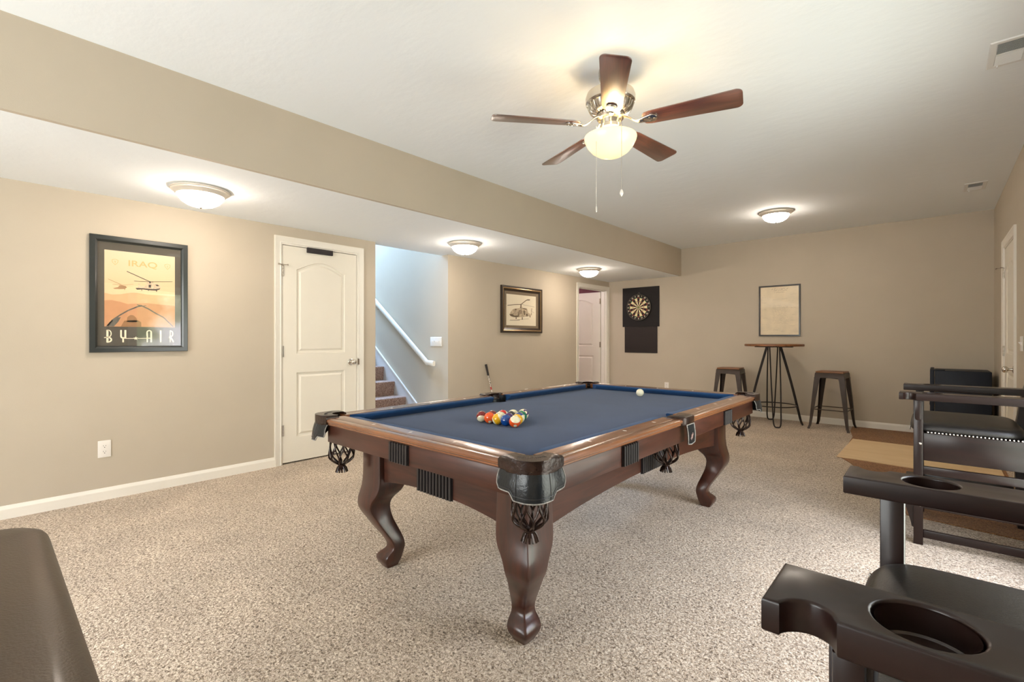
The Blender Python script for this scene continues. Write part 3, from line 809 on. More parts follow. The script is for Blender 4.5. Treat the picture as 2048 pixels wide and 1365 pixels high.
# ------------------------------------------------------------------ ceiling fan
FC = (-1.33, 2.30)
FAN = thing('ceiling_fan', 'five-blade ceiling fan with walnut blades, nickel housing and lit bowl above the pool table', 'ceiling fan', (FC[0], FC[1], ZC))
b = new(); lathe(b, [(.062, 0), (.064, -.012), (.062, -.05), (.046, -.07), (.040, -.10), (.05, -.115), (.10, -.120), (.128, -.135), (.134, -.155), (.133, -.185), (.124, -.196), (.118, -.198)], 48)
obj('motor_housing', b, STEEL, FAN)
b = new(); n = 48
rp = [(.118, -.197), (.108, -.225), (.092, -.240), (.06, -.246), (.02, -.247)]
lathe(b, rp, 48)
for i in range(30):
    a = 2*PI*i/30
    tube(b, [((r+.002)*math.cos(a), (r+.002)*math.sin(a), z) for r, z in [(.120, -.196), (.110, -.222), (.095, -.238), (.076, -.244)]], .0042, 6)
obj('vent_ribs', b, STEEL, FAN)
b = new(); lathe(b, [(.055, -.244), (.074, -.248), (.078, -.262), (.072, -.272), (.052, -.278), (.048, -.30), (.056, -.306), (.060, -.325), (.05, -.34), (.01, -.342)], 40); obj('switch_housing', b, STEEL, FAN)
AMB = bpy.data.materials.new('amber_glass_bowl'); AMB.use_nodes = True
_b = AMB.node_tree.nodes['Principled BSDF']; _b.inputs['Base Color'].default_value = srgb(250, 236, 190); _b.inputs['Roughness'].default_value = .25
_n = AMB.node_tree.nodes; _l = AMB.node_tree.links
_tc = _n.new('ShaderNodeTexCoord'); _sp = _n.new('ShaderNodeTexNoise'); _sp.inputs['Scale'].default_value = 9
_rp = _n.new('ShaderNodeValToRGB'); _rp.color_ramp.elements[0].color = (1.0, .72, .34, 1); _rp.color_ramp.elements[1].color = (1.0, .82, .46, 1)
_l.new(_tc.outputs['Object'], _sp.inputs[0]); _l.new(_sp.outputs['Fac'], _rp.inputs[0]); _l.new(_rp.outputs[0], _b.inputs['Emission Color']); _b.inputs['Emission Strength'].default_value = .48
b = new(); lathe(b, [(.136, -.368), (.141, -.371), (.142, -.376), (.138, -.392), (.124, -.420), (.100, -.448), (.066, -.470), (.030, -.481), (.0, -.483), (.0, -.480), (.028, -.478), (.064, -.467), (.097, -.445), (.120, -.418), (.134, -.391), (.137, -.376)], 56, cap=False)
obj('light_bowl', b, AMB, FAN, ang=60)
def fan_blade(ang):
    b = new(); ca, sa = math.cos(ang), math.sin(ang); pit = -math.radians(12)
    r0, r1, w0, w1 = .175, .655, .052, .069
    outl = [(r0, -w0*.55), (r0+.012, -w0*.85), (r0+.04, -w0)]
    outl += [(r1-.03, -w1)]+arc(r1-.03, -w1+.03, .03, -PI/2, -.15, 5)+arc(r1-.03, w1-.03, .03, .15, PI/2, 5)+[(r0+.04, w0), (r0+.012, w0*.85), (r0, w0*.55)]
    th = .0055
    prism(b, outl, -th/2, th/2, 'z', .0018, 2)
    M = Matrix.Translation((0, 0, -.306)) @ Matrix.Rotation(ang, 4, 'Z') @ Matrix.Rotation(pit, 4, 'X')
    o = obj('blade', b, FANW, FAN); o.matrix_local = M
    # blade iron (in blade space so that it can be the blade's own sub-part)
    b = new(); zc = -.0065
    prism(b, [(.165, -.016)]+[(p[0], p[1]) for p in arc(.222, 0, .030, -1.9, 1.9, 14)]+[(.165, .016)], zc-.004, zc+.003, 'z', .003, 2)
    Mi = (Matrix.Rotation(pit, 4, 'X')).inverted()
    arm = [Mi @ Vector(p) for p in ((.070, 0, .042), (.095, 0, .030), (.125, 0, .004), (.150, 0, -.010), (.178, 0, -.010))]
    arm = [Vector((p.x, p.y*.4, p.z)) for p in arm]
    pp = smooth_path(arm, 4); rings = []
    for i, p in enumerate(pp):
        t = i/(len(pp)-1); hw_ = .017-.006*math.sin(t*PI); 
        rings.append([(p.x, p.y+hw_*math.cos(q), p.z+.006*math.sin(q)) for q in [2*PI*k/12 for k in range(12)]])
    loft(b, rings)
    for s in ((.215, -.014), (.215, .014), (.238, 0)): lathe(b, [(.005, zc-.0055), (.0045, zc-.007), (.0, zc-.0075)], 10, (s[0], s[1], 0))
    obj('blade_iron', b, STEEL, o)
    return o
for k in range(5): fan_blade(math.radians(14+72*k))
def chain(x, y, z1, z0, fob):
    b = new(); tube(b, [(x, y, z1), (x, y, z0)], .0011, 6)
    z = z1
    while z > z0:
        bmesh.ops.create_icosphere(b, subdivisions=1, radius=.0018, matrix=Matrix.Translation((x, y, z))); z -= .006
    c = obj('pull_chain', b, STEEL, FAN)
    b = new(); lathe(b, fob, 16, (x, y, z0)); obj('pull_fob', b, mat('clear_white_fob', srgb(238, 232, 224), .2, .3, var=.02), c)
chain(-.016, -.118, -.345, -.775, [(.0, .004), (.003, 0), (.0045, -.010), (.003, -.018), (.004, -.022), (.0, -.030)])
chain(.134, -.120, -.335, -.715, [(.0, .004), (.004, 0), (.009, -.012), (.009, -.020), (.004, -.030), (.0, -.036)])
def bulb(x, y, z, e, col, r=.03):
    ld = bpy.data.lights.new('fan_bulb', 'POINT'); ld.energy = e; ld.color = col; ld.shadow_soft_size = r
    o = bpy.data.objects.new('fan_bulb', ld); COL.objects.link(o); o.location = (x, y, z)
for a in (.3, 2.4, 4.5): bulb(FC[0]+.062*math.cos(a), FC[1]+.062*math.sin(a), ZC-.402, 1.7, (1.0, .80, .56), .028)

# ------------------------------------------------------------------ flush ceiling lights
LG = bpy.data.materials.new('lit_alabaster_glass'); LG.use_nodes = True
_b = LG.node_tree.nodes['Principled BSDF']; _b.inputs['Base Color'].default_value = (.9, .88, .84, 1); _b.inputs['Roughness'].default_value = .3
_n = LG.node_tree.nodes; _l = LG.node_tree.links; _tc = _n.new('ShaderNodeTexCoord'); _sp = _n.new('ShaderNodeTexNoise'); _sp.inputs['Scale'].default_value = 12
_rp = _n.new('ShaderNodeValToRGB'); _rp.color_ramp.elements[0].color = (1.0, .85, .72, 1); _rp.color_ramp.elements[1].color = (1.0, .89, .77, 1)
_l.new(_tc.outputs['Object'], _sp.inputs[0]); _l.new(_sp.outputs['Fac'], _rp.inputs[0]); _l.new(_rp.outputs[0], _b.inputs['Emission Color']); _b.inputs['Emission Strength'].default_value = 42.0
LIT_RING = mat('satin_nickel_ring', srgb(222, 214, 202), .4, .35, var=.02)
def flush_light(x, y, z, label):
    t = thing('flush_mount_light', label, 'ceiling light', (x, y, z), 0, 'flush mount ceiling lights')
    b = new(); lathe(b, [(.150, 0), (.172, -.001), (.180, -.008), (.180, -.014), (.174, -.016), (.174, -.020), (.168, -.022), (.160, -.026), (.150, -.040), (.143, -.046), (.136, -.044), (.136, -.006)], 56, cap=False)
    obj('mounting_ring', b, LIT_RING, t, ang=30)
    b = new(); lathe(b, [(.137, -.036), (.138, -.046), (.130, -.066), (.112, -.088), (.082, -.107), (.045, -.119), (.0, -.123)], 56, cap=False)
    lathe(b, [(.136, -.030), (.0, -.030)], 56, cap=False)
    obj('glass_bowl', b, LG, t, ang=60)
    b = new(); lathe(b, [(.0, -.120), (.010, -.122), (.009, -.128), (.005, -.131), (.0, -.134)], 16); obj('finial', b, STEEL, t)
    return t
L1 = flush_light(-3.81, 1.02, ZS, 'large nearest dome light glowing on the low soffit above the helicopter poster')
flush_light(-3.81, 3.50, ZS, 'dome light glowing on the low soffit in front of the stair opening')
flush_light(-3.84, 6.02, ZS, 'farthest dome light on the low soffit, in front of the half open door')
flush_light(-1.385, 6.16, ZC, 'dome light on the main high ceiling beyond the fan')

# ------------------------------------------------------------------ ceiling vents
def vent(x0, x1, y0, y1, label):
    t = thing('air_vent', label, 'vent', ((x0+x1)/2, (y0+y1)/2, ZC), 0, 'ceiling air vents')
    w, h = (x1-x0)/2, (y1-y0)/2; V = mat('white_vent_metal', srgb(226, 226, 224), .4, var=.01)
    b = new(); prof = [(0, 0), (0, -.003), (.004, -.006), (.026, -.006), (.03, -.003), (.03, 0)]
    c = [(-1, -1), (1, -1), (1, 1), (-1, 1)]
    loft(b, [[(sx*(w-d), sy*(h-d), z) for d, z in prof] for sx, sy in c], loop=True, cap=False); obj('vent_frame', b, V, t, ang=20)
    b = new(); n = 9; iw, ih = w-.03, h-.03
    for half in (0, 1):
        ya, yb = (-ih, -.004) if half == 0 else (.004, ih)
        for i in range(n):
            yy = ya+(yb-ya)*(i+.5)/n; tl = .0055 if half else -.0055
            loft(b, [[(xx, yy-tl-.0008, -.001), (xx, yy+tl-.0008, -.007), (xx, yy+tl+.0008, -.007), (xx, yy-tl+.0008, -.001)] for xx in (-iw, iw)])
    box(b, -iw, iw, -.004, .004, -.007, -.001); obj('louvers', b, V, t, smooth=False)
    b = new(); box(b, -iw, iw, -ih, ih, -.0008, -.0002); obj('duct_opening', b, mat('duct_grey', srgb(196, 200, 200), .7, var=.02), t, smooth=False)
    b = new(); box(b, -iw+.01, -iw+.016, ih+.004, ih+.018, -.014, -.005, .001); obj('damper_lever', b, V, t)
vent(.205, .365, 3.36, 3.67, 'large nearer white ceiling vent at the right edge of the picture')
vent(.205, .365, 6.25, 6.57, 'small farther white ceiling vent near the back right corner')

# ------------------------------------------------------------------ wall plates
def outlet(loc, rotz, label, gr='white wall outlets'):
    t = thing('wall_outlet', label, 'outlet', loc, rotz, gr)
    b = new(); box(b, -.037, .037, -.006, 0, -.061, .061, .003, 3); pl_ = obj('cover_plate', b, PLAST, t)
    for s in (1, -1):
        b = new(); cz = s*.0205
        pts = arc(0, cz, .0175, -.95, .95, 6)+arc(0, cz, .0175, PI-.95, PI+.95, 6)
        prism(b, pts, -.0078, -.005, 'y', .0006, 1); r = obj('receptacle', b, PLAST, pl_)
        b = new(); box(b, -.0075, -.0055, -.0081, -.0076, cz-.001, cz+.008); box(b, .0055, .0075, -.0081, -.0076, cz, cz+.007); lathe(b, [(.0028, 0), (.0028, .0005)], 10, (0, 0, 0))
        for v in b.verts:
            if abs(v.co.z) < .0006 and abs(v.co.x) < .0031 and abs(v.co.y) < .0031: v.co = Vector((v.co.x, -.0081+v.co.z, cz-.008+v.co.y))
        q = obj('plug_slots', b, DARKSLOT, t)
    b = new(); lathe(b, [(.003, 0), (.002, .0012), (0, .0013)], 12)
    for v in b.verts: v.co = Vector((v.co.x, -.006-v.co.z, v.co.y))
    obj('plate_screw', b, PLAST, t)
    return t
outlet((XL, .597, .367), RL, 'white duplex outlet low on the left wall below the framed poster')
outlet((XL, 5.335, .367), RL, 'white outlet low on the left wall beyond the golf putter, just above the table rail')
outlet((-3.378, YB, .367), 0, 'white outlet low on the back wall to the right of the dartboard')
def switch(loc, rotz, gangs, label):
    t = thing('light_switch', label, 'switch', loc, rotz, 'white wall switches'); w = .0175+.0235*gangs
    b = new(); box(b, -w, w, -.006, 0, -.058, .058, .003, 3); obj('cover_plate', b, PLAST, t)
    for i in range(gangs):
        x = (i-(gangs-1)/2)*.046
        b = new(); box(b, x-.0045, x+.0045, -.0075, -.0055, -.012, .012); loft(b, [[(x-.0035, -.006, -.006), (x+.0035, -.006, -.006), (x+.0035, -.006, .008), (x-.0035, -.006, .008)], [(x-.003, -.018, .006), (x+.003, -.018, .006), (x+.003, -.017, .013), (x-.003, -.017, .013)]])
        obj('toggle', b, PLAST, t)
switch((-4.708, OP[1], 1.125), 0, 4, 'white four-gang switch plate on the stairwell wall above the handrail end')
switch((XR, 5.37, 1.125), RR, 2, 'white switch plate on the right wall beside the door')
# put the plates on the lining of the stair wall
# ------------------------------------------------------------------ handrail
HR = thing('handrail', 'white wooden handrail sloping up the grey stairwell wall', 'handrail', (0, OP[1], 0))
b = new(); hp = [(0, -.022), (.006, -.030), (.020, -.034), (.034, -.030), (.040, -.018), (.040, .018), (.034, .030), (.020, .034), (.006, .030), (0, .022)]
path = [(-7.6, 1.765+.677*1.6), (-4.845, .895), (-4.70, .885)]
rings = []
for i, (x, z) in enumerate(path):
    nn = [(.56, .83), (.3, .95), (0, 1)][i]
    rings.append([(x+nn[0]*(v), -.04-(u-.02)*1.0, z-.035+nn[1]*v) for u, v in hp])
loft(b, rings); obj('rail', b, TRIM, HR, ang=40)
b = new(); box(b, -.01, .01, -.02, 0, -.03, .03)
bmesh.ops.delete(b, geom=b.verts[:], context='VERTS')
prism(b, [(-7.6, 1.70+.677*1.6), (-4.87, .853), (-4.87, .815), (-7.6, 1.66+.677*1.6)], -.022, 0, 'y'); obj('mounting_board', b, TRIM, HR, smooth=False)
for x in (-4.95, -6.0, -7.2):
    z = .825+(-4.87-x)*.677
    b = new(); tube(b, smooth_path([(x, -.002, z), (x, -.03, z+.0), (x, -.045, z+.03)], 3), .006, 8); obj('bracket', b, STEEL, HR)

# ------------------------------------------------------------------ pictures
def frame_loft(b, w, h, prof):
    c = [(-1, -1), (1, -1), (1, 1), (-1, 1)]
    return loft(b, [[(sx*(w/2-d), -p, sz*(h/2-d)) for d, p in prof] for sx, sz in c], loop=True, cap=False)
# framed poster
PW, PH = .591, .845
PO = thing('framed_poster', 'large black-framed orange helicopter poster with the words BY AIR on the left wall', 'picture', (XL, .8085, 1.4875), RL)
b = new(); frame_loft(b, PW, PH, [(0, 0), (0, .022), (.003, .025), (.030, .025), (.034, .022), (.040, .017), (.044, .012), (.044, 0)]); obj('frame', b, mat('black_satin_frame', srgb(34, 38, 36), .30, var=.06, coat=.3), PO, ang=25)
b = new(); box(b, -.26, .26, -.006, -.001, -.385, .385); obj('mat_board', b, mat('black_mat_reflection_tint', srgb(84, 78, 68), .8, var=.02), PO, smooth=False)  # black mat, its colour lightened to stand in for reflection in the glass
b = new(); box(b, -.253, .253, -.0110, -.0095, -.379, .379); obj('glass', b, GLASS, PO, smooth=False)
sky = gradient_mat('poster_sky', [(0, srgb(206, 150, 104)), (.35, srgb(232, 190, 140)), (.6, srgb(218, 192, 150)), (1, srgb(214, 198, 164))], -.235, .32)
b = new(); flatpoly(b, [(-.213, -.235), (.2125, -.235), (.2125, .321), (-.213, .321)], -.0068, .0007); sh = obj('poster_sheet', b, sky, PO, smooth=False)
def hill(pts, col, y, bottom=-.234):
    b = new(); flatpoly(b, [(pts[0][0], bottom)]+[(pts[-1][0], bottom)]+pts[::-1], y); obj('printed_hills', b, mat('print_%d_%d_%d' % col, srgb(*col), .6, var=.03, vscale=20), sh, smooth=False)
hill([(-.213, .081), (-.174, .081), (-.136, .066), (-.093, .059), (-.025, .071), (.032, .069), (.122, .047), (.212, .039)], (236, 200, 156), -.0072)
hill([(-.213, .008), (-.168, -.002), (-.12, .004), (-.064, .019), (-.025, .021), (.032, .012), (.212, .01)], (222, 174, 128), -.0076)
hill([(-.213, -.046), (-.174, -.042), (-.125, -.052), (-.082, -.066), (-.025, -.060), (.032, -.054), (.212, -.066)], (200, 146, 102), -.0080)
GREY = mat('print_grey', srgb(104, 98, 88), .6, var=.15, vscale=60); DG = mat('print_dark_grey', srgb(66, 60, 54), .6, var=.1); PALE = mat('print_pale', srgb(206, 180, 150), .6, var=.15, vscale=80)
b = new(); flatpoly(b, [(-.087, -.200), (-.082, -.163), (-.064, -.147), (-.047, -.149), (-.03, -.167), (-.022, -.200)], -.0083); flatpoly(b, [(-.12, -.234), (-.10, -.19), (-.02, -.185), (.0, -.20), (.0, -.234)], -.0083); obj('printed_dome', b, mat('print_haze', srgb(150, 108, 68), .6, var=.1), sh, smooth=False)
b = new(); flatpoly(b, [(-.035, .056), (-.025, .044), (.009, .049), (.044, .046), (.092, .046), (.113, .058), (.122, .074), (.116, .088), (.098, .099), (.074, .103), (.056, .109), (.041, .105), (.032, .095), (.026, .080), (-.002, .070), (-.010, .091), (-.017, .091), (-.018, .066)], -.0084)
hb = obj('printed_helicopter', b, PALE, sh, smooth=False)
b = new(); flatpoly(b, [(-.035, .056), (-.025, .044), (.009, .049), (.044, .046), (.092, .046), (.113, .056), (.118, .066), (.09, .058), (.05, .056), (.0, .058)], -.0088); flatpoly(b, [(.085, .092), (.100, .092), (.112, .083), (.095, .080)], -.0088); flatpoly(b, [(.045, .088), (.06, .088), (.06, .066), (.045, .066)], -.0088)
stroke(b, [(-.085, .176), (.053, .111)], .0045, -.0088); stroke(b, [(-.042, .107), (.074, .111)], .003, -.0088); stroke(b, [(.056, .111), (.196, .124)], .003, -.0088); stroke(b, [(.053, .100), (.053, .113)], .008, -.0088)
stroke(b, [(.003, .050), (.003, .038)], .003, -.0088); stroke(b, [(.044, .048), (.044, .041)], .004, -.0088); stroke(b, [(.094, .048), (.094, .039)], .005, -.0088)
obj('printed_rotor', b, DG, sh, smooth=False)
b = new(); flatpoly(b, [(-.165, .045), (-.155, .040), (-.125, .041), (-.098, .044), (-.085, .056), (-.093, .066), (-.115, .071), (-.128, .068), (-.136, .055)], -.0084)
stroke(b, [(-.192, .109), (-.120, .075)], .003, -.0088); stroke(b, [(-.168, .071), (-.09, .074), (-.047, .084)], .002, -.0088); stroke(b, [(-.098, .045), (-.098, .036)], .003, -.0088)
obj('printed_helicopter', b, mat('print_tan', srgb(172, 132, 92), .6, var=.1), sh, smooth=False)
b = new(); stroke(b, smooth_path([(-.195, -.228, 0), (-.168, -.183, 0), (-.125, -.147, 0), (-.082, -.117, 0), (-.025, -.084, 0), (0, -.074, 0)], 3) and [(-.195, -.228), (-.168, -.188), (-.125, -.150), (-.082, -.117), (-.025, -.084), (0, -.074)], .009, -.0086)
flatpoly(b, [(-.205, -.234), (-.16, -.234), (-.135, -.20), (-.12, -.165), (-.15, -.17), (-.18, -.20)], -.0086)
stroke(b, [(0, -.074), (.044, -.097), (.092, -.131), (.139, -.159), (.176, -.202), (.20, -.23)], .008, -.0086)
stroke(b, [(-.025, -.068), (.02, -.082)], .005, -.0088); stroke(b, [(-.02, -.084), (.03, -.072)], .004, -.0088)
obj('printed_foreground', b, GREY, sh, smooth=False)
CREAM = mat('cream_lettering', srgb(246, 234, 204), .5, var=.01); FAINT = mat('faint_lettering', srgb(206, 172, 112), .6, var=.01)
# BY (star) AIR lettering in tall deco strokes
b = new(); y = -.0075; w = .011
def S(p, ww=w): stroke(b, p, ww, y)
lw = .030
def arc2(cx, cz, rx, rz, a0, a1, n=8): return [(cx+rx*math.cos(math.radians(a0+(a1-a0)*i/n)), cz+rz*math.sin(math.radians(a0+(a1-a0)*i/n))) for i in range(n+1)]
zt_, zb_ = -.262, -.349; zm = -.318
S([(-.196, zt_), (-.196, zb_)], .012); S([(-.196, zt_+.001)]+arc2(-.190, -.287, .015, .025, 80, -80)+[(-.213, -.316)], .006); S(arc2(-.190, -.331, .016, .016, 90, -90)+[(-.196, zb_)], .009)
S([(-.119, zt_)]+[(-.119, -.300)]+arc2(-.107, -.306, .012, .012, 180, 270)+[(-.107, zb_)], .010); S([(-.094, zt_), (-.094, -.318), (-.107, -.318)], .011)
S(arc2(.049, -.278, .014, .016, 180, 0)[::-1]+[(.035, -.300)], .008); S([(.061, -.275), (.061, zb_)], .011); S([(.037, -.280), (.037, zb_)], .008); S([(.030, -.320), (.061, -.320)], .006)
S([(.1205, zt_), (.1205, zb_)], .010)
S([(.182, zt_+.002), (.182, zb_)], .006); S([(.182, zt_)]+arc2(.185, -.285, .014, .022, 80, -80)+[(.176, -.311)], .007); S([(.184, -.312), (.203, zb_)], .010); S([(.172, -.318), (.19, -.318)], .005)
S([(-.090, -.322), (-.040, -.322)], .004); S([(-.020, -.322), (.033, -.322)], .004)
st = []
for i in range(10):
    r = .015 if i % 2 == 0 else .0062; a = PI/2+i*PI/5; st.append((-.032+r*math.cos(a), -.321+r*math.sin(a)))
flatpoly(b, st, y)
obj('lettering', b, CREAM, PO, smooth=False)
text_mesh('faded_title', 'IRAQ', .062, FAINT, PO, (.010, -.0082, .236), xscale=1.25, bold=.0006)
b = new()
for cx in (-.153, .164):
    pts = [(cx-.017, .252), (cx, .258), (cx+.017, .252), (cx+.016, .236), (cx, .216), (cx-.016, .236)]
    stroke(b, pts+[pts[0]], .003, -.0078); stroke(b, [(cx-.006, .243), (cx+.006, .243)], .003, -.0078); stroke(b, [(cx, .243), (cx, .228)], .003, -.0078)
obj('faded_badges', b, FAINT, PO, smooth=False)

# framed pencil drawing
DR_ = thing('framed_drawing', 'small square framed pencil drawing of a helicopter on the wall past the stairs', 'picture', (XL, 5.2265, 1.576), RL)
GOLD = mat('antique_gold_fillet', srgb(150, 122, 82), .3, .5, var=.08)
w_, h_ = .90, .660
b = new(); frame_loft(b, w_, h_, [(0, 0), (0, .030), (.006, .036), (.022, .034), (.026, .028), (.026, 0)]); fr = obj('frame', b, mat('dark_bronze_frame', srgb(44, 33, 26), .28, .2, coat=.4, var=.1), DR_, ang=25)
b = new(); frame_loft(b, w_-.05, h_-.05, [(0, 0), (0, .030), (.008, .032), (.016, .028), (.016, 0)]); obj('frame_fillet', b, GOLD, fr, ang=25)
b = new(); frame_loft(b, w_-.08, h_-.08, [(0, 0), (0, .026), (.020, .018), (.030, .014), (.030, 0)]); obj('frame_lip', b, mat('dark_bronze_lip', srgb(56, 44, 34), .3, .2, var=.1), fr, ang=25)
b = new(); box(b, -.385, .385, -.008, -.001, -.265, .265); obj('mat_board', b, mat('taupe_mat_board', srgb(128, 110, 86), .75, var=.02), DR_, smooth=False)
b = new(); flatpoly(b, [(-.335, -.224), (.320, -.224), (.320, .216), (-.335, .216)], -.0092, .0012); pp_ = obj('drawing_paper', b, mat('cream_paper', srgb(244, 232, 206), .8, var=.01), DR_, smooth=False)
b = new(); flatpoly(b, [(-.274, -.073), (-.255, -.048), (-.209, -.002), (-.162, .015), (-.087, .022), (-.047, .03), (-.037, .056), (-.008, .058), (.012, .033), (.111, .028), (.131, -.013), (.141, -.032), (.202, -.055), (.214, .037), (.232, .044), (.223, -.064), (.182, -.079), (.131, -.084), (.03, -.097), (-.027, -.102), (-.105, -.105), (-.181, -.107), (-.237, -.097)], -.0097)
obj('pencil_body', b, mat('pencil_light', srgb(200, 180, 150), .8, var=.28, vscale=45), pp_, smooth=False)
b = new()
for poly in ([(-.274, -.07), (-.218, -.065), (-.162, -.085), (-.087, -.082), (-.076, -.103), (-.181, -.107), (-.246, -.094)], [(-.162, -.006), (-.148, .013), (-.114, .015), (-.133, -.005)], [(-.032, -.001), (-.013, .0), (-.016, -.050), (-.034, -.050)], [(.035, -.004), (.061, -.003), (.066, -.067), (.041, -.068)], [(-.066, -.002), (-.047, -.002), (-.072, -.095), (-.095, -.095)], [(.015, .030), (.10, .026), (.09, .012), (.02, .018)], [(.09, -.05), (.13, -.05), (.13, -.084), (.10, -.088)]): flatpoly(b, poly, -.0101)
stroke(b, [(-.311, .054), (-.162, .072), (-.023, .081)], .009, -.0101); stroke(b, [(-.023, .081), (.091, .146), (.13, .158)], .011, -.0101); stroke(b, [(.12, .155), (.176, .159)], .015, -.0101); stroke(b, [(.0, .085), (.051, .077), (.285, .060)], .003, -.0101)
stroke(b, [(-.030, .03), (-.020, .085)], .022, -.0101)
for x, z, L_ in ((-.129, -.100, .030), (.006, -.105, .030), (.182, -.075, .02)): stroke(b, [(x, z), (x, z-L_)], .018, -.0101)
stroke(b, [(-.265, -.152), (-.05, -.145)], .006, -.0101); stroke(b, [(-.10, -.140), (.15, -.122)], .003, -.0101); stroke(b, [(.2, .0), (.28, -.03)], .002, -.0101)
for i in range(14):
    x = -.20+i*.024; stroke(b, [(x, -.10+random.uniform(0, .02)), (x+.015, random.uniform(-.03, .01))], .002, -.0101)
obj('pencil_lines', b, mat('pencil_dark', srgb(112, 92, 68), .8, var=.2, vscale=60), pp_, smooth=False)
b = new(); box(b, -.387, .387, -.0125, -.0115, -.267, .267); obj('glass', b, GLASS, DR_, smooth=False)

# framed document
DO = thing('framed_document', 'thin black framed parchment document on the back wall above the bar table', 'picture', (-1.6855, YB, 1.568), 0)
b = new(); frame_loft(b, .535, .738, [(0, 0), (0, .020), (.002, .022), (.018, .022), (.020, .018), (.020, 0)]); obj('frame', b, mat('thin_black_frame', srgb(40, 30, 26), .3, coat=.3, var=.05), DO, ang=25)
b = new(); flatpoly(b, [(-.249, -.351), (.249, -.351), (.249, .351), (-.249, .351)], -.008, .006); dp = obj('parchment', b, mat('aged_parchment', srgb(238, 220, 188), .55, var=.05, vscale=9), DO, smooth=False)
INKB = mat('faded_brown_ink', srgb(128, 100, 72), .7, var=.1)
b = new()
def scribble(x0, x1, z, amp, step, ww, seed):
    rr = random.Random(seed); x = x0; pts = []
    while x < x1:
        pts.append((x, z+rr.uniform(-amp, amp))); x += step*rr.uniform(.6, 1.3)
        if rr.random() < .12: 
            if len(pts) > 1: stroke(b, pts, ww, -.0085)
            pts = []; x += step
    if len(pts) > 1: stroke(b, pts, ww, -.0085)
scribble(-.100, .118, .318, .010, .008, .0028, 1); scribble(-.088, .102, .293, .008, .008, .0022, 2); scribble(-.066, .070, .266, .006, .008, .0020, 3)
for i in range(22): scribble(-.088+(.0 if i % 5 else .01), .115-(.02 if i % 4 == 0 else 0), .078-i*.0125, .003, .007, .0009, 10+i)
for (x, z) in ((-.21, .20), (-.20, .12), (.17, .23), (.15, .14), (.18, .04), (.19, -.06), (.17, -.14), (.16, -.22), (-.2, .02), (-.19, -.1), (-.2, -.2), (-.05, -.28), (.05, -.30), (-.18, -.29), (.2, -.3), (-.06, .16), (.06, .17)):
    scribble(x-.03, x+.04, z, .007, .006, .0009, int(1000+x*900+z*77))
obj('faded_writing', b, INKB, dp, smooth=False)
b = new(); box(b, -.247, .247, -.0135, -.0125, -.349, .349); obj('glass', b, GLASS, DO, smooth=False)

# ------------------------------------------------------------------ dartboard and its black backing
BLK = mat('black_felt_backing', srgb(30, 26, 26), .85, var=.06, bump=.1, bscale=300)
b = new(); box(b, -4.193, -3.506, YB-.020, YB-.0005, 1.372, 2.062, .002); tag(obj('dartboard_backing', b, BLK), 'square black felt panel on the back wall behind the dartboard', 'backing board')
b = new(); box(b, -4.155, -3.542, YB-.014, YB-.0005, .915, 1.371, .002); tag(obj('protective_panel', b, mat('black_panel_lower', srgb(44, 36, 34), .85, var=.05, bump=.1, bscale=300)), 'narrower black panel on the back wall directly below the dartboard backing', 'wall panel')
DB = thing('dartboard', 'round dartboard with numbered ring hanging on the square black panel', 'dartboard', (-3.865, YB-.0205, 1.708), 0)
def disc_y(b, prof, n=60):
    rings = [[(max(r, .0004)*math.cos(2*PI*i/n), -d, max(r, .0004)*math.sin(2*PI*i/n)) for i in range(n)] for r, d in prof]; return loft(b, rings)
b = new(); disc_y(b, [(.225, 0), (.2285, .006), (.2285, .034), (.226, .038), (.0, .038)]); brd = obj('board', b, mat('black_bristle', srgb(30, 26, 24), .8, var=.1, vscale=60), DB)
C_BLACK = mat('bristle_black', srgb(42, 32, 28), .85, var=.12, vscale=80); C_CREAM = mat('bristle_cream', srgb(230, 214, 168), .85, var=.06, vscale=80); C_RED = mat('bristle_red', srgb(186, 52, 40), .8, var=.08, vscale=80); C_GREEN = mat('bristle_green', srgb(40, 136, 70), .8, var=.08, vscale=80)
def sector(b, r0, r1, k, y):
    a0 = PI/2+PI/20-k*PI/10; a1 = a0-PI/10
    A = arc(0, 0, r0, a0, a1, 4); B_ = arc(0, 0, r1, a1, a0, 4); flatpoly(b, A+B_, y, .0008)
for nm, m_, rs, par in (('dark_segments', C_BLACK, [(.016, .099), (.107, .162)], 0), ('light_segments', C_CREAM, [(.016, .099), (.107, .162)], 1), ('red_segments', C_RED, [(.099, .107), (.162, .170)], 0), ('green_segments', C_GREEN, [(.099, .107), (.162, .170)], 1)):
    b = new()
    for k in range(20):
        if k % 2 == par:
            for r0, r1 in rs: sector(b, r0, r1, k, -.0388)
    obj(nm, b, m_, brd, smooth=False)
b = new(); disc_y(b, [(.0159, .038), (.0159, .0388), (.007, .0388)]); obj('outer_bull', b, C_GREEN, brd)
b = new(); disc_y(b, [(.0069, .038), (.0069, .0392), (.0, .0392)]); obj('bullseye', b, C_RED, brd)
b = new()
for r in (.0160, .099, .107, .162, .170): tube(b, [(r*math.cos(2*PI*i/60), -.0395, r*math.sin(2*PI*i/60)) for i in range(60)], .0006, 4, closed=True)
for k in range(20):
    a = PI/2+PI/20-k*PI/10; tube(b, [(.016*math.cos(a), -.0395, .016*math.sin(a)), (.172*math.cos(a), -.0395, .172*math.sin(a))], .0005, 4)
tube(b, [(.222*math.cos(2*PI*i/60), -.038, .222*math.sin(2*PI*i/60)) for i in range(60)], .0018, 5, closed=True)
tube(b, [(-.03, -.02, .222), (0, -.018, .262), (.03, -.02, .222)], .002, 6)
obj('wire_spider', b, STEEL, DB)
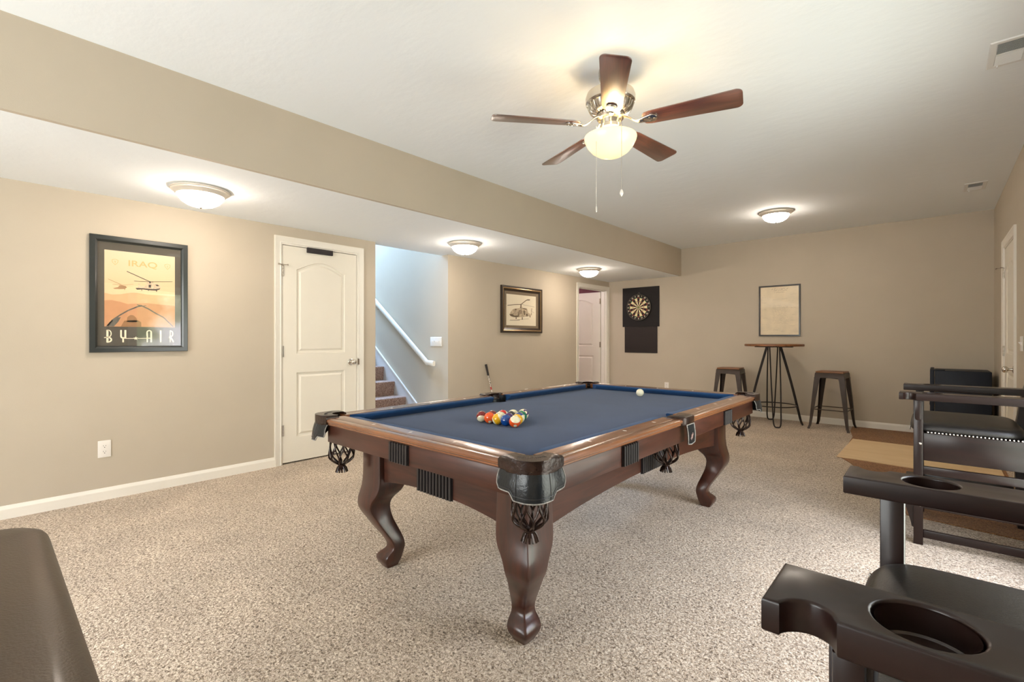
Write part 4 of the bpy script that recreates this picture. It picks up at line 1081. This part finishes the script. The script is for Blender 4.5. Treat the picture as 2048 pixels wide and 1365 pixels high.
nums = [20, 1, 18, 4, 13, 6, 10, 15, 2, 17, 3, 19, 7, 16, 8, 11, 14, 9, 12, 5]
NUMM = mat('number_ring_white', srgb(228, 214, 186), .5, var=.02)
for k, n_ in enumerate(nums):
    a = PI/2-k*PI/10; text_mesh('ring_number', str(n_), .034, NUMM, DB, (.196*math.cos(a), -.0388, .196*math.sin(a)), bold=.0012)

# ------------------------------------------------------------------ golf putter
GP = thing('golf_putter', 'golf putter with black grip and red band leaning on the left wall', 'golf club', (-4.40, 4.62, 0))
A0 = Vector((.02, .02, .02)); A1 = Vector((-.068, -.135, .82))
def seg(t0, t1, r0, r1, m_, nm, n=10):
    b = new(); tube(b, [tuple(A0.lerp(A1, t0+(t1-t0)*i/4)) for i in range(5)], [r0+(r1-r0)*i/4 for i in range(5)], n); return obj(nm, b, m_, GP)
seg(0, .50, .0045, .0050, mat('chrome_shaft', (.75, .75, .75, 1), .15, 1.0, var=.02), 'shaft')
seg(.50, .575, .0055, .0060, mat('white_shaft_wrap', srgb(232, 224, 214), .4, var=.05), 'shaft_band')
seg(.575, .625, .009, .010, mat('red_grip_band', srgb(176, 52, 50), .5, var=.08), 'red_band')
seg(.625, .82, .0105, .0125, mat('patterned_grip', srgb(58, 50, 46), .6, col2=srgb(226, 214, 198), vscale=60), 'patterned_grip')
seg(.82, 1.0, .0135, .0155, mat('black_grip', srgb(34, 28, 26), .55, var=.1), 'grip')
b = new(); box(b, -.02, .10, -.015, .02, 0, .026, .006); obj('putter_head', b, mat('chrome_shaft', (.75, .75, .75, 1)), GP)

# ------------------------------------------------------------------ bar table
BT = thing('bar_table', 'tall round bar table with oak top and black hairpin legs at the back wall', 'table', (-1.645, 7.20, 0))
b = new(); lathe(b, [(.0, 1.060), (.352, 1.060), (.358, 1.064), (.360, 1.075), (.358, 1.086), (.352, 1.090), (.0, 1.090)], 72); obj('tabletop', b, OAK, BT, ang=30)
b = new(); box(b, -.23, .23, -.035, .035, 1.045, 1.060); box(b, -.035, .035, -.23, .23, 1.046, 1.060); obj('top_bracket', b, BLACK, BT, smooth=False)
def hairpin(dirv, wide):
    d = Vector((math.cos(dirv), math.sin(dirv), 0)); s = Vector((-d.y, d.x, 0))
    def P(r, w, z): p = d*r+s*w; return (p.x, p.y, z)
    pts = [P(.085, wide*.62, 1.046), P(.20, wide*.58, .60), P(.285, wide*.50, .22), P(.315, wide*.46, .08), P(.335, wide*.32, .02), P(.338, 0, .010), P(.335, -wide*.32, .02), P(.315, -wide*.46, .08), P(.285, -wide*.50, .22), P(.20, -wide*.58, .60), P(.085, -wide*.62, 1.046)]
    b = new(); pp2 = smooth_path(pts, 5); tube(b, pp2, .0085, 10); return obj('leg', b, BLACK, BT, ang=80)
base_a = math.radians(-70)
for k in range(4): hairpin(base_a+k*PI/2, .095)
b = new(); tube(b, [(.272*math.cos(2*PI*i/48), .272*math.sin(2*PI*i/48), .262) for i in range(48)], .007, 8, closed=True); obj('foot_ring', b, BLACK, BT, ang=80)

# ------------------------------------------------------------------ bar stools
def stool(loc, rotz, label):
    t = thing('bar_stool', label, 'stool', loc, rotz, 'metal bar stools with wood seats')
    b = new(); box(b, -.152, .152, -.152, .152, .722, .742, .006, 3); obj('seat', b, OAK, t)
    b = new(); c4 = [(-1, -1), (1, -1), (1, 1), (-1, 1)]
    # pressed metal skirt below the seat
    loft(b, [[(sx*a, sy*a, z) for a, z in ((.154, .722), (.158, .715), (.163, .66), (.160, .66), (.150, .716))] for sx, sy in c4], loop=True, cap=False)
    obj('seat_skirt', b, GUN, t, ang=25)
    for sx, sy in c4:
        b = new(); rings = []
        for z, o_, w_ in ((.715, .156, .072), (.62, .168, .062), (.40, .186, .048), (.15, .204, .034), (.05, .213, .028), (.015, .224, .026), (.0, .228, .026)):
            # folded L section, outer corner at (o_, o_)
            th = .004
            rings.append([(sx*(o_), sy*(o_)), (sx*(o_-w_), sy*(o_)), (sx*(o_-w_), sy*(o_-th)), (sx*(o_-th*2.4), sy*(o_-th)), (sx*(o_-th), sy*(o_-th*2.4)), (sx*(o_-th), sy*(o_-w_)), (sx*(o_), sy*(o_-w_))])
            rings[-1] = [(x, y, z) for x, y in rings[-1]]
        loft(b, rings); obj('leg', b, GUN, t, ang=40)
    b = new(); o_ = .192
    for i in range(4):
        a, c = c4[i], c4[(i+1) % 4]; tube(b, [(a[0]*o_, a[1]*o_, .255), (c[0]*o_, c[1]*o_, .255)], .006, 8)
    obj('foot_rail', b, GUN, t)
    b = new(); tube(b, [(-.165, -.165, .655), (.165, .165, .655)], .005, 8); tube(b, [(.165, -.165, .650), (-.165, .165, .650)], .005, 8); obj('cross_brace', b, GUN, t)
    return t
stool((-.998, 7.345, 0), math.radians(-4), 'metal bar stool with wood seat standing alone to the right of the bar table')
stool((-2.235, 7.30, 0), math.radians(4), 'metal bar stool to the left of the bar table, partly hidden by the pool table')

# ------------------------------------------------------------------ mini fridge
FR = thing('mini_fridge', 'black compact refrigerator in the back right corner behind the spectator chair', 'refrigerator', (.20, 7.36, 0))
b = new(); box(b, -.206, .245, -.26, .26, .012, .808, .006); obj('cabinet', b, FRIDGE, FR)
b = new(); box(b, -.246, -.210, -.262, .262, .02, .820, .008); dd = obj('door', b, FRIDGE, FR)
b = new(); box(b, -.250, -.244, -.255, -.235, .42, .62, .002); obj('handle', b, mat('fridge_handle', srgb(18, 20, 24), .3, var=.05), dd)
b = new(); box(b, -.24, -.12, -.262, -.20, .809, .818, .003); obj('top_hinge', b, FRIDGE, FR)
for sx in (-.17, .21):
    for sy in (-.22, .22):
        b = new(); lathe(b, [(.014, 0), (.016, .012)], 14, (sx, sy, 0)); obj('foot', b, RIB, FR)

# ------------------------------------------------------------------ warm lamp light painted as a brown carpet patch, and plywood sheet
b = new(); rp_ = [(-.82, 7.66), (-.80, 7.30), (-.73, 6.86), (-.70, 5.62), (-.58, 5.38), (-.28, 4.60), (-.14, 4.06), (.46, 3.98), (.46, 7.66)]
prism(b, rp_, .0, .006, 'z', .002, 1); tag(obj('lamp_tint_patch', b, LAMPTINTC, None, ang=30), 'brown patch painted as warm lamp light on the carpet along the back right corner under the plywood sheet', 'painted light')
b = new(); prism(b, [(-.722, 5.575), (.43, 5.475), (.43, 6.62), (-.708, 6.665)], .0065, .0155, 'z', .001, 1); tag(obj('plywood_sheet', b, PLY, None, smooth=False), 'light tan plywood sheet lying on the floor behind the spectator chair', 'plywood sheet')

# ------------------------------------------------------------------ spectator chairs
def spectator_chair():
    t = thing('spectator_chair', 'x', 'chair', (0, 0, 0))
    # local frame: chair faces -x; x=0 front leg face, y centre of the chair, width over arms .79
    HWc = .395; aw = .118; L = .50
    zA = .857
    def arm(sy):
        o_ = sy*HWc; i_ = sy*(HWc-aw)
        b = new()
        # plan outline with a cue notch on the outer side near the front
        pts = [(-.075, i_), (-.075, o_)]
        pts += [(-.056, o_)]+[(-.054+.052*k/10, o_-sy*.026*math.sin(PI*(k+.4)/11)**.6) for k in range(0, 10)]+[(.000, o_)]
        pts += [(L+.02, o_-sy*.0), (L+.02, i_)]
        hole = arc(.072, sy*(HWc-aw/2), .047, 0, 2*PI, 32)[:-1]
        th = .040
        # top and bottom sheets with a round cup hole
        lt = sheet_with_holes(b, pts, [hole], lambda u, v: (u, v, zA)); lb = sheet_with_holes(b, pts, [hole], lambda u, v: (u, v, zA-th))
        for A, B_ in zip(lt, lb):
            for k in range(len(A)):
                j = (k+1) % len(A); b.faces.new((A[k], A[j], B_[j], B_[k]))
        bmesh.ops.recalc_face_normals(b, faces=b.faces[:])
        es = [e for e in b.edges if len(e.link_faces) == 2 and e.calc_face_angle(0) > .7 and abs(e.verts[0].co.z-e.verts[1].co.z) < 1e-5]
        bmesh.ops.bevel(b, geom=es, offset=.004, segments=3, affect='EDGES', profile=.5)
        a_ = obj('armrest', b, CHAIRW, t, ang=40)
        b = new(); lathe(b, [(.0465, zA-.004), (.0465, zA-.036), (.044, zA-.0395), (.0, zA-.0395), (.0, zA-.0365), (.042, zA-.0365), (.0445, zA-.034), (.0445, zA-.004)], 32, (.072, sy*(HWc-aw/2), 0), cap=False)
        obj('cup_holder', b, mat('cup_holder_brown', srgb(40, 26, 22), .3, .2, coat=.4, var=.1), a_)
        # little corbel under the arm on the outer side of the leg
        b = new(); yo = sy*(HWc-.030); prism(b, [(-.006, .817), (.024, .817), (.024, .715), (.018, .705), (.000, .705), (-.006, .715)], *sorted((yo, yo+sy*.020)), 'y', .003, 2); obj('corbel', b, CHAIRWZ, a_)
    for sy in (1, -1):
        arm(sy)
        yo = sy*(HWc-.030); yi = yo-sy*.055
        b = new(); box(b, -.012, .030, *sorted((yo, yi)), 0, .817, .003); obj('front_leg', b, CHAIRWZ, t)
        b = new()
        rings = [[(x, y, z) for x, y in ((x0, yo), (x0+.044, yo), (x0+.044, yi), (x0, yi))] for x0, z in ((.462, 0), (.450, .35), (.452, .62), (.478, .817), (.535, 1.06))]
        loft(b, rings); obj('back_leg', b, CHAIRWZ, t)
        ya, yb = sorted((yo-sy*.012, yo-sy*.034))
        b = new(); box(b, .030, .445, ya, yb, .478, .632, .002); obj('seat_rail', b, CHAIRW, t)
        b = new(); box(b, .030, .445, ya, yb, .400, .444, .002); obj('side_stretcher', b, CHAIRW, t)
        b = new(); box(b, .030, .448, ya, yb, .205, .252, .002); obj('side_stretcher', b, CHAIRW, t)
        b = new(); box(b, .030, .452, ya, yb, .040, .084, .002); obj('side_stretcher', b, CHAIRW, t)
        for z in (.572, .222):
            b = new(); lathe(b, [(.0, 0), (.0065, .0005), (.006, .002), (.0, .0035)], 14)
            for v in b.verts: v.co = Vector((.018+v.co.x, yo+sy*v.co.z, z+v.co.y))
            obj('bolt_cap', b, STEEL, t)
    yi = HWc-.085
    b = new(); box(b, .012, .034, -yi, yi, .478, .632, .002); obj('front_rail', b, CHAIRW, t)
    b = new(); box(b, .44, .462, -yi, yi, .478, .632, .002); obj('back_rail', b, CHAIRW, t)
    # foot rest reaching out in front
    b = new(); box(b, -.062, .0, -HWc+.05, HWc-.05, .236, .254, .003)
    box(b, -.0, .02, -yi, yi, .205, .236)
    fr_ = obj('footrest', b, CHAIRW, t)
    for sy in (1, -1):
        b = new(); yo = sy*(HWc-.052); prism(b, [(-.056, .236), (-.002, .236), (-.002, .080), (-.020, .092), (-.026, .125), (-.034, .165), (-.050, .205)], *sorted((yo, yo-sy*.022)), 'y', .002, 1); obj('bracket', b, CHAIRWZ, fr_)
    # upholstered seat
    b = new(); nx_, ny_ = 18, 26; x0, x1, y0, y1 = -.030, .445, -(HWc-.052), (HWc-.052)
    def SE(u, p): return math.copysign(abs(u)**p, u)
    rings = []
    for k, (f, z) in enumerate([(.93, .634), (.985, .638), (1.0, .646), (1.0, .655), (.985, .668), (.955, .678), (.90, .685), (.78, .690), (.55, .694), (.25, .696), (.02, .697)]):
        ring = []
        for i in range(56):
            a = 2*PI*i/56; c, s = math.cos(a), math.sin(a)
            p = .34
            ring.append(((x0+x1)/2+(x1-x0)/2*f*SE(c, p), (y0+y1)/2+(y1-y0)/2*f*SE(s, p), z))
        rings.append(ring)
    loft(b, rings); cu = obj('seat_cushion', b, LEATHERB, t, ang=60)
    b = new(); bmesh.ops.create_uvsphere(b, u_segments=10, v_segments=6, radius=.0048)
    nail = obj('nailhead', b, mat('nickel_nailheads', (.75, .73, .70, 1), .18, 1.0, var=.03), cu, ang=180)
    spots = [(.050+i*.0152, sy*(HWc-.0455), .637) for sy in (1, -1) for i in range(26)]+[(-.028, -yi+.01+i*(2*yi-.02)/35, .640) for i in range(36)]
    for k, p in enumerate(spots):
        q = nail if k == 0 else nail.copy()
        if k: COL.objects.link(q); q.parent = cu
        q.location = p; q.scale = (1, .6, 1) if k < 52 else (.6, 1, 1)
    # curved padded back
    b = new(); rings = []
    for i in range(15):
        u = -1+2*i/14; y_ = u*(yi+.02); x_ = .535+.022*(1-u*u)
        rings.append([(x_-.035, y_, .88), (x_-.022, y_, .96), (x_-.006, y_, 1.06), (x_+.018, y_, 1.06), (x_+.004, y_, .95), (x_-.012, y_, .88)])
    loft(b, rings); obj('back_rest', b, CHAIRW, t, ang=50)
    return t
ch = spectator_chair()
ch['label'] = 'spectator chair with nailhead leather seat on the carpet in front of the plywood sheet'; ch['group'] = 'dark wooden spectator chairs with cup holders'
ch.location = (-.085, 3.895, 0); ch.rotation_euler = (0, 0, math.radians(.5))
ch2 = dup(ch, 'closest spectator chair, its round cup holder armrests cut by the bottom right corner', (-.080, 1.015, 0), 0)

# ------------------------------------------------------------------ padded bench, bottom left
BE = thing('leather_bench', 'brown leather padded bench seat at the bottom left corner of the picture', 'bench', (-1.06, -.22, 0))
BRL = mat('brown_leather', srgb(66, 49, 31), .42, spec=.3, bump=.10, bscale=220, var=.10, vscale=3, coat=.1)
b = new(); rings = []; hx, hy = .585, .33
for f, z in [(0, .632), (.0, .66), (0, .69), (.004, .703), (.012, .714), (.026, .722), (.05, .728), (.10, .733), (.2, .737), (.31, .739)]:
    r = max(.085-f*.4, .012); X_, Y_ = hx-f, hy-f
    ring = []
    for cx, cy, a0 in ((X_-r, Y_-r, 0), (-X_+r, Y_-r, PI/2), (-X_+r, -Y_+r, PI), (X_-r, -Y_+r, 3*PI/2)): ring += [(p[0], p[1], z) for p in arc(cx, cy, r, a0, a0+PI/2, 8)]
    rings.append(ring)
loft(b, rings); obj('seat_cushion', b, BRL, BE, ang=60)
b = new(); box(b, -.54, .54, -.29, .29, .53, .632, .004); obj('seat_frame', b, CHAIRW, BE)
for sx in (1, -1):
    for sy in (1, -1):
        b = new(); box(b, *sorted((sx*.54, sx*.49)), *sorted((sy*.29, sy*.24)), 0, .53, .003); obj('leg', b, CHAIRWZ, BE)
for sy in (1, -1):
    b = new(); box(b, -.49, .49, sy*.265-.011, sy*.265+.011, .18, .22, .002); obj('stretcher', b, CHAIRW, BE)
